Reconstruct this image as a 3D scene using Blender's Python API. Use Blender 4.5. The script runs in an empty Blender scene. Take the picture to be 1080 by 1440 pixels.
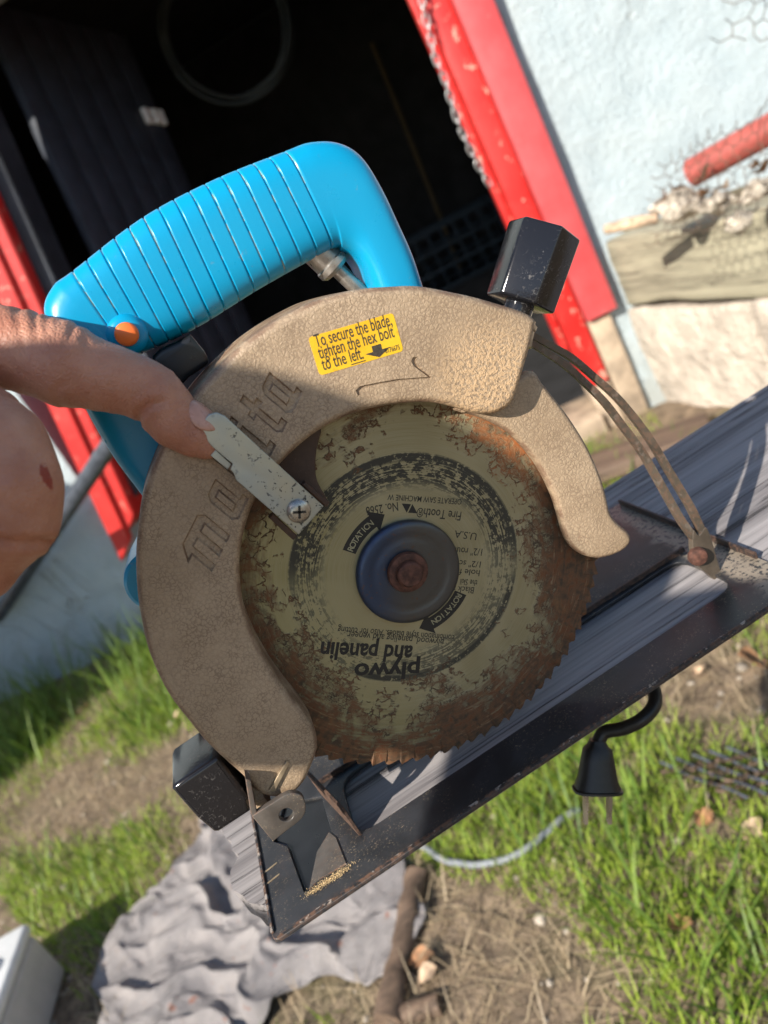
import bpy, bmesh, math, random
from mathutils import Vector, Matrix, noise as mnoise

# ------------------------------------------------------------------ camera, sky, sun
scene = bpy.context.scene
H = 0.8                      # height of the plank's top above the ground
cam_data = bpy.data.cameras.new("camera")
cam = bpy.data.objects.new("camera", cam_data)
scene.collection.objects.link(cam)
cam.matrix_world = Matrix([(0.846645, 0.520748, -0.109606, -0.031436), (-0.260539, 0.226031, -0.938632, -0.301598), (-0.464016, 0.823245, 0.327043, 1.027403), (0.0, 0.0, 0.0, 1.0)])
cam_data.sensor_fit = 'VERTICAL'
cam_data.sensor_height = 36.0
cam_data.sensor_width = 27.0
cam_data.lens = 27.2
cam_data.clip_start = 0.01
cam_data.clip_end = 200
cam_data.dof.use_dof = True
cam_data.dof.focus_distance = 0.315
cam_data.dof.aperture_fstop = 10.0
cam_data.dof.aperture_blades = 0
scene.camera = cam

SUN = Vector((1.37, 1.0, -1.21)).normalized()      # the way the light travels
world = bpy.data.worlds.new("World"); scene.world = world; world.use_nodes = True
wn = world.node_tree
bg = wn.nodes['Background']
sky = wn.nodes.new('ShaderNodeTexSky'); sky.sky_type = 'NISHITA'; sky.sun_disc = False
sky.sun_elevation = math.asin(-SUN.z)
sky.sun_rotation = math.atan2(-SUN.x, -SUN.y)
sky.air_density = 1.0; sky.dust_density = 0.6; sky.ozone_density = 1.0
wn.links.new(sky.outputs[0], bg.inputs[0]); bg.inputs[1].default_value = 0.105
sd = bpy.data.lights.new("sun", 'SUN'); sd.energy = 5.0; sd.angle = math.radians(0.55); sd.color = (1.0, 0.93, 0.83)
sun = bpy.data.objects.new("sun", sd); scene.collection.objects.link(sun)
sun.rotation_euler = SUN.to_track_quat('-Z', 'Y').to_euler(); sun.location = (-3, -3, 5)
vs = scene.view_settings
vs.view_transform = 'Standard'; vs.look = 'None'; vs.gamma = 1.0; vs.use_curve_mapping = False
vs.exposure = 0.75
cy = scene.cycles
cy.max_bounces = 6; cy.diffuse_bounces = 3; cy.glossy_bounces = 3; cy.transmission_bounces = 2; cy.transparent_max_bounces = 4
cy.use_adaptive_sampling = True; cy.adaptive_threshold = 0.025; cy.use_denoising = True

# ------------------------------------------------------------------ shader helpers
class S:
    def __init__(s, nt, k): s.nt, s.k = nt, k
    def _m(s, op, *a, clamp=False):
        n = s.nt.nodes.new('ShaderNodeMath'); n.operation = op; n.use_clamp = clamp
        for i, v in enumerate((s,) + a):
            if isinstance(v, S): s.nt.links.new(v.k, n.inputs[i])
            else: n.inputs[i].default_value = v
        return S(s.nt, n.outputs[0])
    def __add__(s, o): return s._m('ADD', o)
    def __sub__(s, o): return s._m('SUBTRACT', o)
    def __mul__(s, o): return s._m('MULTIPLY', o)
    __radd__ = __add__; __rmul__ = __mul__
    def __truediv__(s, o): return s._m('DIVIDE', o)
    def inv(s): return (s * -1.0) + 1.0
    def max(s, o): return s._m('MAXIMUM', o)
    def min(s, o): return s._m('MINIMUM', o)
    def abs(s): return s._m('ABSOLUTE')
    def pow(s, o): return s._m('POWER', o)
    def step(s, a, b):
        n = s.nt.nodes.new('ShaderNodeMapRange'); n.interpolation_type = 'SMOOTHSTEP'
        s.nt.links.new(s.k, n.inputs[0]); n.inputs[1].default_value = a; n.inputs[2].default_value = b
        if a > b:
            n.inputs[1].default_value = b; n.inputs[2].default_value = a
            n.inputs[3].default_value = 1; n.inputs[4].default_value = 0
        return S(s.nt, n.outputs[0])

class M:
    def __init__(s, name, rough=0.6, metal=0.0, color=(.5, .5, .5), spec=0.5, coat=0.0):
        s.mat = bpy.data.materials.new(name); s.mat.use_nodes = True
        s.nt = s.mat.node_tree; s.b = s.nt.nodes['Principled BSDF']
        s.b.inputs['Roughness'].default_value = rough; s.b.inputs['Metallic'].default_value = metal
        s.b.inputs['Base Color'].default_value = (*color, 1)
        s.b.inputs['Specular IOR Level'].default_value = spec
        s.b.inputs['Coat Weight'].default_value = coat
        t = s.nt.nodes.new('ShaderNodeTexCoord'); s.nrm = t.outputs['Normal']; s.obj = t.outputs['Object']; s.gen = t.outputs['Generated']
        s.bump_h = None
    def _lk(s, v, sock):
        if isinstance(v, S): s.nt.links.new(v.k, sock)
        elif v is not None and hasattr(v, 'is_output'): s.nt.links.new(v, sock)
        else: sock.default_value = v
    def xyz(s, co=None):
        n = s.nt.nodes.new('ShaderNodeSeparateXYZ'); s.nt.links.new(co or s.obj, n.inputs[0])
        return [S(s.nt, o) for o in n.outputs]
    def comb(s, x, y, z):
        n = s.nt.nodes.new('ShaderNodeCombineXYZ')
        for v, k in zip((x, y, z), n.inputs): s._lk(v, k)
        return n.outputs[0]
    def map(s, scale=(1, 1, 1), loc=(0, 0, 0), rot=(0, 0, 0), co=None):
        n = s.nt.nodes.new('ShaderNodeMapping'); s.nt.links.new(co or s.obj, n.inputs[0])
        n.inputs[1].default_value = loc; n.inputs[2].default_value = rot; n.inputs[3].default_value = scale
        return n.outputs[0]
    def noise(s, scale, detail=4, rough=.55, dist=0, co=None, color=False):
        n = s.nt.nodes.new('ShaderNodeTexNoise'); s.nt.links.new(co or s.obj, n.inputs['Vector'])
        n.inputs['Scale'].default_value = scale; n.inputs['Detail'].default_value = detail
        n.inputs['Roughness'].default_value = rough; n.inputs['Distortion'].default_value = dist
        return n.outputs['Color'] if color else S(s.nt, n.outputs['Fac'])
    def voro(s, scale, feature='F1', co=None, rand=1.0, out='Distance'):
        n = s.nt.nodes.new('ShaderNodeTexVoronoi'); n.feature = feature
        s.nt.links.new(co or s.obj, n.inputs['Vector']); n.inputs['Scale'].default_value = scale
        n.inputs['Randomness'].default_value = rand
        return S(s.nt, n.outputs[out]) if out == 'Distance' else n.outputs[out]
    def warp(s, amount, scale, co=None):
        n = s.nt.nodes.new('ShaderNodeVectorMath'); n.operation = 'MULTIPLY_ADD'
        n2 = s.nt.nodes.new('ShaderNodeVectorMath'); n2.operation = 'SUBTRACT'
        s.nt.links.new(s.noise(scale, 3, .5, 0, co, True), n2.inputs[0]); n2.inputs[1].default_value = (.5, .5, .5)
        s.nt.links.new(n2.outputs[0], n.inputs[0]); n.inputs[1].default_value = (amount,) * 3
        s.nt.links.new(co or s.obj, n.inputs[2])
        return n.outputs[0]
    def mix(s, fac, a, b):
        n = s.nt.nodes.new('ShaderNodeMix'); n.data_type = 'RGBA'
        s._lk(fac, n.inputs[0])
        for v, k in ((a, n.inputs[6]), (b, n.inputs[7])):
            if isinstance(v, tuple): k.default_value = (*v, 1)
            else: s.nt.links.new(v, k)
        return n.outputs[2]
    def col(s, v):
        if isinstance(v, tuple): s.b.inputs['Base Color'].default_value = (*v, 1)
        else: s.nt.links.new(v, s.b.inputs['Base Color'])
        return s
    def rough(s, v): s._lk(v, s.b.inputs['Roughness']); return s
    def metal(s, v): s._lk(v, s.b.inputs['Metallic']); return s
    def bump(s, h, dist, strength=1.0):
        n = s.nt.nodes.new('ShaderNodeBump'); n.inputs['Distance'].default_value = dist
        n.inputs['Strength'].default_value = strength; s._lk(h, n.inputs['Height'])
        if s.bump_h: s.nt.links.new(s.bump_h, n.inputs['Normal'])
        s.bump_h = n.outputs[0]; s.nt.links.new(s.bump_h, s.b.inputs['Normal']); return s
    def point(s):
        n = s.nt.nodes.new('ShaderNodeNewGeometry'); return S(s.nt, n.outputs['Pointiness'])

MAT = {}
def plain(name, color, rough=.5, metal=0, var=.25, scale=60, bump=0.0, bscale=300, coat=0, spec=.5):
    m = M(name, rough, metal, color, spec, coat)
    n = m.noise(scale, 5, .6)
    m.col(m.mix(n.step(.3, .7), tuple(c * (1 - var) for c in color), tuple(min(1, c * (1 + var)) for c in color)))
    m.rough(m.noise(scale * 2.3, 4) * .3 + (rough - .15))
    if bump: m.bump(m.noise(bscale, 4), bump)
    MAT[name] = m.mat
    return m.mat

# hammered beige paint of the blade guards
def guard_mat(name, dust=None):
    m = M(name, .42, 0, (.3, .23, .16), .5)
    e = m.voro(560, 'DISTANCE_TO_EDGE', m.warp(.0024, 700))
    e2 = m.voro(860, 'DISTANCE_TO_EDGE', m.warp(.0024, 520))
    crack = e.step(.16, .01).max(e2.step(.10, .01) * .3) * (m.noise(120, 3).step(.3, .65) * .6 + .35)
    big = m.noise(28, 5, .6)
    base = m.mix(big.step(.3, .72), (.335, .242, .155), (.43, .32, .213))
    c = m.mix(crack * .6, base, (.14, .092, .056))
    c = m.mix(m.noise(1500, 3, .7).step(.52, .68) * .28, c, (.17, .12, .08))
    c = m.mix(m.noise(9, 4, .6).step(.55, .75) * .35, c, (.21, .15, .10))
    wear = m.xyz(m.nrm)[1].step(-.97, -.75) * m.noise(130, 5).step(.35, .6)
    c = m.mix(wear * .75, c, (.16, .09, .055))
    r = (m.noise(75, 6, .7).step(.64, .72) * m.noise(260, 4).step(.48, .58))
    c = m.mix(r * .55, c, (.18, .07, .035))
    hgt = e.step(0, .30) * .7 + e2.step(0, .3) * .25 + m.noise(900, 2) * .2
    if dust:
        x, y, z = m.xyz()
        d = ((x - dust[0]) * (x - dust[0]) + (z - dust[1]) * (z - dust[1])).pow(.5)
        k = d.step(dust[2], dust[2] * .25) * m.noise(700, 3, .6).step(.40, .54)
        c = m.mix(k * .85, c, (.58, .39, .22))
        hgt = hgt + k * m.noise(1500, 2) * 2.2
    m.col(c); m.rough(crack * .2 + m.noise(60, 3) * .2 + .34)
    m.bump(hgt, .00015, .8)
    MAT[name] = m.mat

def blade_mat():
    m = M('blade_steel', .42, .55)
    x, y, z = m.xyz()
    r = (x * x + z * z).pow(.5) * 1000.0           # millimetres from the hub
    ang = z._m('ARCTAN2', x)
    pol = m.comb(ang * .35, r * .5, 0.0)
    n1 = m.noise(20, 3, .5, .9); n2 = m.noise(75, 3, .55, 1.2); n3 = m.noise(260, 5, .6, .5)
    st = m.noise(1.0, 4, .6, .5, m.comb(ang * 4.5, r * .55, 1.7))
    steel = m.mix(n1.step(.3, .7), (.27, .24, .13), (.37, .335, .205))
    steel = m.mix(m.noise(6, 3, .5, 0, pol).step(.35, .65) * .45, steel, (.36, .345, .25))
    left = (x * -1000.0).step(-10, 70)
    steel = m.mix(left * .35, steel, (.29, .28, .10))
    # rust towards the rim, ragged, with hair-like runs
    rim = ((r - 47.0) / 43.0)
    f = rim + .10 + (n1 - .5) * 1.7 + (n2 - .5) * 1.2 + (st - .5) * .6
    f = f + (x * 1000.0).step(30, 80) * (z * 1000.0).step(30, -70) * .50
    f = f + (z * 1000.0).step(45, 80) * (x * 1000.0).step(20, -15) * .45 + (z * 1000.0).step(-50, -88) * .25 + (x * 1000.0).step(-35, -75) * .42
    tex = (n3 * .6 + st * .4)
    body = f.step(.34, .92) * (tex.step(.34, .60) * .6 + .4)
    body = body.max(f.step(.78, .98) * .92)
    vein = m.voro(170, 'DISTANCE_TO_EDGE', m.warp(.009, 230)).step(.085, .03) * f.step(.34, .44) * n2.step(.40, .50)
    vein = vein.max(m.voro(330, 'DISTANCE_TO_EDGE', m.warp(.007, 420)).step(.10, .03) * f.step(.48, .60) * n1.step(.42, .5))
    rust = body.max(vein * .9)
    fresh = (x * 1000.0).step(35, 62) * (z * 1000.0).step(-12, 22)
    rc = m.mix((n3 * .6 + st * .4).step(.36, .60), (.026, .011, .006), (.135, .048, .016))
    rc = m.mix(n2.step(.54, .70) * .5, rc, (.19, .085, .03))
    rc = m.mix(fresh * n3.step(.3, .6) * .9, rc, (.36, .115, .03))
    holes = st.step(.58, .68) * n3.step(.40, .6)
    rust = rust * (holes * .5).inv()
    # worn black print: broken rings and smears
    ring = m.noise(1.0, 3, .6, 0, m.comb(ang * 3.5, r * 1.5, 3.0))
    spot = m.noise(480, 3, .6)
    band = r.step(34, 41) * r.step(51.5, 50.4)
    edge = r.step(46.5, 48.5) * r.step(51.0, 50.2)
    upper = (z * 1000.0 + x * 500.0).step(-14, 12)
    lower = (z * 1000.0).step(-30, -38)
    k = band * (upper.max((lower) * .75)) * (ring * 1.0 + (spot - .5) * .9).step(.455, .51)
    k = k.max(edge * (spot + ring * .5).step(.58, .68) * (upper.max((z * 1000.0).step(-22, -34))))
    ghost = band * (spot * .7 + ring * .6).step(.66, .72) * .7
    ink = k.max(ghost) * (rust * .75).inv()
    c = m.mix(rust, steel, rc)
    c = m.mix(ink * .93, c, (.012, .012, .011))
    scr = m.noise(3.0, 3, .6, 0, m.comb(ang * .5, r * 3.0, 7.0)).step(.66, .72) * .25
    c = m.mix(scr * rust.inv(), c, (.45, .43, .34))
    m.col(c)
    m.metal((rust.inv() * .45) * ink.inv())
    m.rough(rust * .35 + ink * .2 + m.noise(4.0, 2, .5, 0, pol) * .18 + .30)
    m.bump(rust * n3 * 1.0 + rust * .4, .0004, .9)
    m.bump(m.noise(2.0, 2, .5, 0, m.comb(ang * .8, r * 5.0, 0.0)), .00004, .6)
    MAT['blade_steel'] = m.mat

def wood_mat(name, dark, light, axis=0, scale=1.0, crack=.6, rough=.78):
    m = M(name, rough)
    sc = [60 * scale] * 3; sc[axis] = 3.2 * scale
    co = m.map(tuple(sc), co=m.warp(.004, 9))
    g = m.noise(1.0, 6, .62, .3, co)
    sc2 = [420 * scale] * 3; sc2[axis] = 6 * scale
    g2 = m.noise(1.0, 5, .6, .15, m.map(tuple(sc2), co=m.warp(.004, 9)))
    f = g * .6 + g2 * .4
    c = m.mix(f.step(.34, .62), dark, light)
    cr = g2.step(.43, .36) * g.step(.60, .46)
    c = m.mix(cr * crack, c, tuple(v * .28 for v in dark))
    c = m.mix(m.noise(14, 4).step(.5, .75) * .35, c, tuple(v * .72 for v in light))
    m.col(c); m.rough(g2 * .25 + rough - .12)
    m.bump(f - cr * .8, .0009, .9)
    MAT[name] = m.mat

def painted_metal(name, color, rust=.5, rough=.34, dust=0, sz=1.0, chip=1.0, heel=False):
    m = M(name, rough, .0, color, .5)
    n = m.noise(40 * sz, 6, .65, .3); n2 = m.noise(420 * sz, 4, .6)
    c = m.mix(n.step(.35, .7), tuple(v * .75 for v in color), tuple(v * 1.5 for v in color))
    w = (m.point().step(.51, .56) * n2.step(.42, .6)).max(n.step(.70, .76) * n2.step(.4, .55)) * rust
    c = m.mix(w * .75, c, (.17, .09, .055))
    w2 = m.point().step(.54, .60) * m.noise(250 * sz, 3).step(.55, .65) * rust * chip
    c = m.mix(w2, c, (.36, .31, .27))
    if dust: c = m.mix(m.noise(1100, 4, .7).step(.56, .7) * m.noise(55, 3).step(.42, .62) * dust, c, (.40, .31, .20))
    if heel:      # caked dust and bare steel at the heel of the shoe
        hx = m.xyz()[0] * 1000.0
        c = m.mix((hx + (n - .5) * 26.0).step(132, 140) * n2.step(.36, .52) * .7, c, (.34, .28, .21))
    m.col(c); m.rough(w * .35 + n * .25 + rough - .1); m.bump(n2, .00006, .6)
    MAT[name] = m.mat

guard_mat('guard_paint', dust=(0.06278, 0.15229, 0.03))
guard_mat('lower_guard_paint')
plain('recess_dark', (.05, .032, .020), .8, 0, .4, 300)  # darker brown for the side walls of the cut lettering
blade_mat()
wood_mat('weathered_wood', (.11, .10, .103), (.31, .288, .285), 0, 1.0, .8)
wood_mat('grey_timber', (.15, .135, .095), (.38, .35, .25), 0, .45, .6)
wood_mat('brown_wood', (.065, .042, .030), (.17, .115, .08), 0, .6, .5)
wood_mat('stick_wood', (.05, .033, .022), (.16, .105, .07), 0, 1.0, .5)
painted_metal('base_paint', (.022, .023, .026), .9, .38, dust=.65, heel=True)
painted_metal('bracket_metal', (.075, .066, .058), 1.0, .36, dust=.8)
painted_metal('rusty_bracket', (.05, .030, .022), .8, .6, dust=.15, chip=0)
painted_metal('shoe_paint', (.026, .020, .020), .5, .42, dust=.2, chip=0)
painted_metal('quadrant_steel', (.075, .060, .045), .6, .34, dust=.25, chip=.3)

m = M('knob_plastic', .2, 0, (.012, .012, .014), .5)
sc_ = m.noise(520, 5, .7, 1.2).step(.56, .66) * m.noise(70, 3).step(.4, .6)
m.col(m.mix(sc_ * .35, (.010, .010, .012), (.16, .15, .14))); m.rough(sc_ * .3 + .13); m.bump(m.noise(700, 3), .00004)
MAT['knob_plastic'] = m.mat

m = M('handle_plastic', .2, 0, (0, .27, .56), .5)
d_ = m.noise(260, 5, .7).step(.62, .72) * m.noise(45, 3).step(.55, .66)
vc_ = m.nt.nodes.new('ShaderNodeVertexColor'); vc_.layer_name = 'groove'
sp_ = m.nt.nodes.new('ShaderNodeSeparateColor'); m.nt.links.new(vc_.outputs[0], sp_.inputs[0])
gr_ = S(m.nt, sp_.outputs[0]).step(.35, .8) * m.noise(330, 3).step(.44, .58) * m.noise(40, 2).step(.4, .55)
c_ = m.mix(m.noise(18, 3).step(.3, .7) * .5, (.0, .275, .50), (.0, .30, .53))
c_ = m.mix(gr_ * .8, c_, (.42, .42, .30))
m.col(m.mix(d_ * .5, c_, (.22, .26, .22))); m.rough(d_ * .35 + m.noise(160, 4) * .16 + .22); m.bump(m.noise(900, 3), .00002)
MAT['handle_plastic'] = m.mat

plain('orange_plastic', (.85, .17, .03), .35, 0, .08)
plain('trigger_plastic_and_shade', (.010, .011, .013), .32, 0, .3)
m = M('zinc_plate', .34, .65, (.6, .6, .55))
n_ = m.noise(30, 4); sp_ = m.noise(620, 3, .6).step(.60, .65) * m.noise(60, 3).step(.32, .55)
c_ = m.mix(n_.step(.35, .65), (.36, .41, .42), (.47, .46, .37))
m.col(m.mix(sp_ * .9, c_, (.035, .03, .025))); m.metal(sp_.inv() * .6); m.rough(m.noise(140, 4) * .25 + sp_ * .3 + .25)
m.bump(sp_.inv(), .0001); MAT['zinc_plate'] = m.mat
plain('screw_steel', (.42, .40, .36), .3, .85, .2, 300)
plain('screw_recess', (.03, .027, .022), .6, .2)
plain('rust_bolt', (.10, .042, .028), .75, .1, .5, 260, .0003, 700)
m = M('blued_steel', .33, .6)
n_ = m.noise(45, 4, .6); x_, y_, z_ = m.xyz()
c_ = m.mix(((x_ * -1000.0) + (z_ * 700.0)).step(-4, 20), (.085, .086, .086), (.04, .062, .12))
c_ = m.mix(n_.step(.5, .75) * .6, c_, (.075, .066, .05)); c_ = m.mix(m.noise(600, 4).step(.6, .7) * .5, c_, (.13, .06, .03))
m.col(c_); m.rough(m.noise(180, 4) * .3 + .22); m.bump(m.noise(500, 4), .00012); MAT['blued_steel'] = m.mat
plain('brass_collar', (.42, .33, .22), .4, .5, .25, 200, .0001, 900)
plain('ink_black', (.014, .013, .012), .6, 0, .3)
plain('ink_worn', (.03, .028, .022), .6, 0, .5, 500)
plain('print_gap', (.33, .31, .20), .45, .2, .1)
m = M('sticker_yellow', .38, 0, (.78, .45, .02))
st_ = m.noise(210, 5, .6).step(.60, .70)
m.col(m.mix(st_ * .5, m.mix(m.noise(60, 3).step(.4, .7), (.76, .46, .022), (.72, .40, .015)), (.42, .20, .03))); m.bump(m.noise(320, 2), .00006)
MAT['sticker_yellow'] = m.mat
plain('sticker_ink', (.05, .042, .03), .5, 0, .3, 900)
plain('rubber_black', (.010, .010, .010), .42, 0, .3, 300)
plain('prong_metal', (.30, .27, .22), .3, .9, .2)
plain('steel_peg', (.36, .34, .31), .32, .8, .25, 150)

m = M('skin', .5, 0, (.5, .27, .19), .4)
x_, y_, z_ = m.xyz()
n1_ = m.noise(55, 4, .6); n2_ = m.noise(190, 4, .6)
c_ = m.mix(n1_.step(.3, .7), (.385, .165, .105), (.50, .25, .165))
c_ = m.mix(n2_.step(.55, .75) * .4, c_, (.40, .15, .10))
CUT = (0.81546, 0.64792, 1.00787, -0.21, -0.9777)
u_ = (x_ - CUT[0]) * CUT[3] + (z_ - CUT[2]) * CUT[4]; v_ = (x_ - CUT[0]) * -CUT[4] + (z_ - CUT[2]) * CUT[3]
cut_ = ((u_ * u_) * (1 / .0040 ** 2) + (v_ * v_) * (1 / .0011 ** 2) + (m.noise(900, 4, .7) - .5) * 2.6).step(1.05, .6)
m.col(m.mix(cut_ * .85, c_, (.24, .018, .010)))
wr_ = m.voro(620, 'DISTANCE_TO_EDGE', m.map((1, 1, 1), co=m.warp(.002, 240)))
cr_ = m.noise(1.0, 4, .6, .8, m.map((330, 330, 150), rot=(0, .5, 0)))
m.bump(wr_.step(0, .3) * .4 + cr_ * .5 + m.noise(110, 4) * .6, .00045, .8)
m.rough(n2_ * .2 + .38)
m.b.inputs['Subsurface Weight'].default_value = .12; m.b.inputs['Subsurface Radius'].default_value = (.008, .003, .0015)
m.b.inputs['Subsurface Scale'].default_value = .35
MAT['skin'] = m.mat
plain('nail', (.50, .27, .20), .3, 0, .1, 200)
plain('jacket_cloth', (.05, .055, .07), .9, 0, .3, 60, .001, 400)
plain('trouser_cloth', (.06, .07, .10), .9, 0, .3, 60, .001, 400)
plain('hair_dark', (.03, .02, .015), .7, 0, .3)
plain('boot_leather', (.05, .035, .025), .6, 0, .3)
plain('phone_black', (.015, .015, .016), .2, 0, .2)

# --- setting
m = M('wall_paint', .82)
w_ = m.warp(.12, 2.0)
pl_ = m.noise(9, 6, .62); fine_ = m.noise(60, 5, .6); big_ = m.noise(1.6, 4, .55)
c_ = m.mix(pl_.step(.3, .72), (.375, .445, .47), (.435, .50, .52))
c_ = m.mix(big_.step(.55, .72) * .35, c_, (.47, .48, .45))
crk_ = (m.noise(1.3, 5, .6, .8) - .5).abs().step(.006, .0015) * m.noise(2.2, 3).step(.42, .55)
c_ = m.mix(crk_ * .5, c_, (.33, .34, .32))
ch_ = m.noise(4.2, 5, .6, .6).step(.68, .72)
c_ = m.mix(ch_ * .6, c_, (.50, .43, .34))
x_, y_, z_ = m.xyz()
c_ = m.mix(z_.step(.35, .0) * m.noise(7, 5).step(.42, .6) * .5, c_, (.30, .29, .24))
m.col(c_); m.bump(pl_ * 1.0 + fine_ * .6 + m.noise(240, 3) * .15 - crk_ * .8 - ch_ * .4, .014, .9); MAT['wall_paint'] = m.mat

m = M('red_paint', .48)
sc_ = m.map((22, 22, 2.6))
ww_ = m.noise(1.0, 6, .65, .2, sc_); f_ = m.noise(120, 4)
c_ = m.mix(m.noise(6, 4).step(.35, .65), (.50, .016, .014), (.58, .032, .028))
c_ = m.mix((m.noise(26, 5, .65).step(.575, .63) * ww_.step(.47, .56)) * .9, c_, (.66, .42, .32))
c_ = m.mix(m.voro(7, 'F1').step(.045, .03) * .9, c_, (.06, .03, .025))
m.col(c_); m.rough(f_ * .2 + .36); m.bump(ww_ + f_ * .2, .003, .7); MAT['red_paint'] = m.mat

m = M('pink_paint', .6)
ww_ = m.noise(1.0, 6, .65, .2, m.map((26, 26, 2.2))); f_ = m.noise(120, 4)
c_ = m.mix(m.noise(7, 4).step(.35, .65), (.50, .055, .06), (.56, .085, .09))
c_ = m.mix((m.noise(13, 5, .65).step(.62, .69) * ww_.step(.48, .58)) * .9, c_, (.64, .46, .38))
m.col(c_); m.bump(ww_ + f_ * .2, .003, .7); MAT['pink_paint'] = m.mat

plain('bare_jamb', (.36, .28, .20), .8, 0, .35, 12, .003, 40)
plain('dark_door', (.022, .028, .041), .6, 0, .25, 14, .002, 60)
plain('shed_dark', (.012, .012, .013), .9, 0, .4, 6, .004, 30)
plain('chrome_hasp', (.82, .83, .84), .35, .2, .08)
plain('galvanised', (.42, .42, .41), .35, .85, .3, 90)
plain('pipe_dark', (.075, .085, .105), .4, .3, .3, 30)
plain('hose_green', (.006, .010, .009), .7)
plain('crate_blue', (.004, .016, .028), .7)
plain('handle_yellow', (.10, .065, .025), .7)
plain('concrete', (.50, .435, .36), .9, 0, .25, 8, .02, 26)
plain('stone_pale', (.44, .385, .31), .9, 0, .4, 16, .010, 60)
plain('pipe_red', (.33, .075, .06), .5, 0, .15, 30)
plain('wire_dark', (.11, .075, .05), .6, .4, .7, 40)
plain('leaf_dry', (.30, .155, .075), .8, 0, .5, 30)
plain('leaf_pale', (.46, .33, .22), .8, 0, .4, 30)
plain('box_grey', (.42, .41, .385), .6, 0, .08, 20)
plain('box_lid', (.62, .63, .62), .55, 0, .06, 20)
plain('white_cap', (.75, .76, .76), .4, 0, .03)
plain('cable_grey', (.20, .215, .235), .6, 0, .1)
plain('pebble', (.36, .31, .25), .85, 0, .5, 30)

m = M('soil', .95)
n1_ = m.noise(3.2, 6, .62); n2_ = m.noise(28, 6, .65); n3_ = m.noise(140, 4)
c_ = m.mix(n2_.step(.3, .7), (.085, .06, .04), (.27, .20, .13))
c_ = m.mix(n3_.step(.55, .7) * .55, c_, (.33, .25, .17))
c_ = m.mix(n1_.step(.5, .66) * .55, c_, (.075, .085, .028))
m.col(c_); m.bump(n2_ * 1.0 + n3_ * .4, .012, .9); MAT['soil'] = m.mat

def blade_leaf(name, a, b, trans=.35):
    m = M(name, .5, 0, a, .35)
    oi = m.nt.nodes.new('ShaderNodeVertexColor'); oi.layer_name = 'tone'
    sep = m.nt.nodes.new('ShaderNodeSeparateColor'); m.nt.links.new(oi.outputs[0], sep.inputs[0])
    c = m.mix(S(m.nt, sep.outputs[0]), a, b)
    m.col(c)
    t = m.nt.nodes.new('ShaderNodeBsdfTranslucent'); m.nt.links.new(c, t.inputs[0])
    mx = m.nt.nodes.new('ShaderNodeMixShader'); mx.inputs[0].default_value = trans
    m.nt.links.new(m.b.outputs[0], mx.inputs[1]); m.nt.links.new(t.outputs[0], mx.inputs[2])
    m.nt.links.new(mx.outputs[0], m.nt.nodes['Material Output'].inputs[0])
    MAT[name] = m.mat
blade_leaf('grass_green', (.17, .29, .02), (.41, .50, .075))
blade_leaf('grass_dark', (.07, .145, .022), (.24, .34, .06))
blade_leaf('straw', (.24, .18, .11), (.50, .40, .26), .2)

m = M('towel_cloth', .95)
n1_ = m.noise(9, 5, .6); n2_ = m.noise(900, 3); n3_ = m.noise(70, 5, .65)
c_ = m.mix(n1_.step(.35, .65), (.215, .20, .20), (.31, .285, .275))
c_ = m.mix(n3_.step(.56, .74) * .5, c_, (.23, .18, .15)); c_ = m.mix(m.noise(40, 4).step(.66, .71) * .7, c_, (.24, .09, .05))
m.col(c_); m.bump(n2_ * .5 + n3_ * 1.2 + m.noise(320, 4) * .5, .004, 1.0); MAT['towel_cloth'] = m.mat

# ------------------------------------------------------------------ mesh helpers
COL = scene.collection
def link(o, parent=None):
    COL.objects.link(o)
    if parent: o.parent = parent
    return o
def tag(o, label=None, cat=None, group=None, kind=None):
    if label: o['label'] = label
    if cat: o['category'] = cat
    if group: o['group'] = group
    if kind: o['kind'] = kind
    return o
def empty(name, loc, label=None, cat=None, group=None, rotz=0):
    o = bpy.data.objects.new(name, None); o.empty_display_size = .05
    o.location = loc; o.rotation_euler = (0, 0, rotz); link(o); return tag(o, label, cat, group)
def finish(me, mat, smooth=35):
    if mat: me.materials.append(MAT[mat] if isinstance(mat, str) else mat)
    if smooth:
        me.shade_smooth()
        me.set_sharp_from_angle(angle=math.radians(smooth))
    return me
def pyobj(name, verts, faces, mat, parent=None, smooth=35, loc=(0, 0, 0)):
    me = bpy.data.meshes.new(name)
    me.from_pydata([tuple(v) for v in verts], [], faces); me.validate(); me.update()
    bm = bmesh.new(); bm.from_mesh(me); bmesh.ops.recalc_face_normals(bm, faces=bm.faces); bm.to_mesh(me); bm.free()
    finish(me, mat, smooth)
    o = bpy.data.objects.new(name, me); o.location = loc
    return link(o, parent)
def bmobj(name, bm, mat, parent=None, smooth=35, loc=(0, 0, 0), recalc=True):
    if recalc: bmesh.ops.recalc_face_normals(bm, faces=bm.faces)
    me = bpy.data.meshes.new(name); bm.to_mesh(me); bm.free()
    finish(me, mat, smooth)
    o = bpy.data.objects.new(name, me); o.location = loc
    return link(o, parent)
def mm(p): return Vector(p) * .001
def crom(p0, p1, p2, p3, t):
    return .5 * ((2 * p1) + (p2 - p0) * t + (2 * p0 - 5 * p1 + 4 * p2 - p3) * t * t + (3 * p1 - p0 - 3 * p2 + p3) * t ** 3)
def curve(pts, n=6, closed=False):
    P = [Vector(p) for p in pts]; out = []; L = len(P)
    for i in range(L if closed else L - 1):
        g = (lambda k: P[k % L]) if closed else (lambda k: P[max(0, min(L - 1, k))])
        if (g(i + 1) - g(i)).length < 1e-9: continue
        for j in range(n): out.append(crom(g(i - 1), g(i), g(i + 1), g(i + 2), j / n))
    if not closed: out.append(P[-1])
    return out
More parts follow.
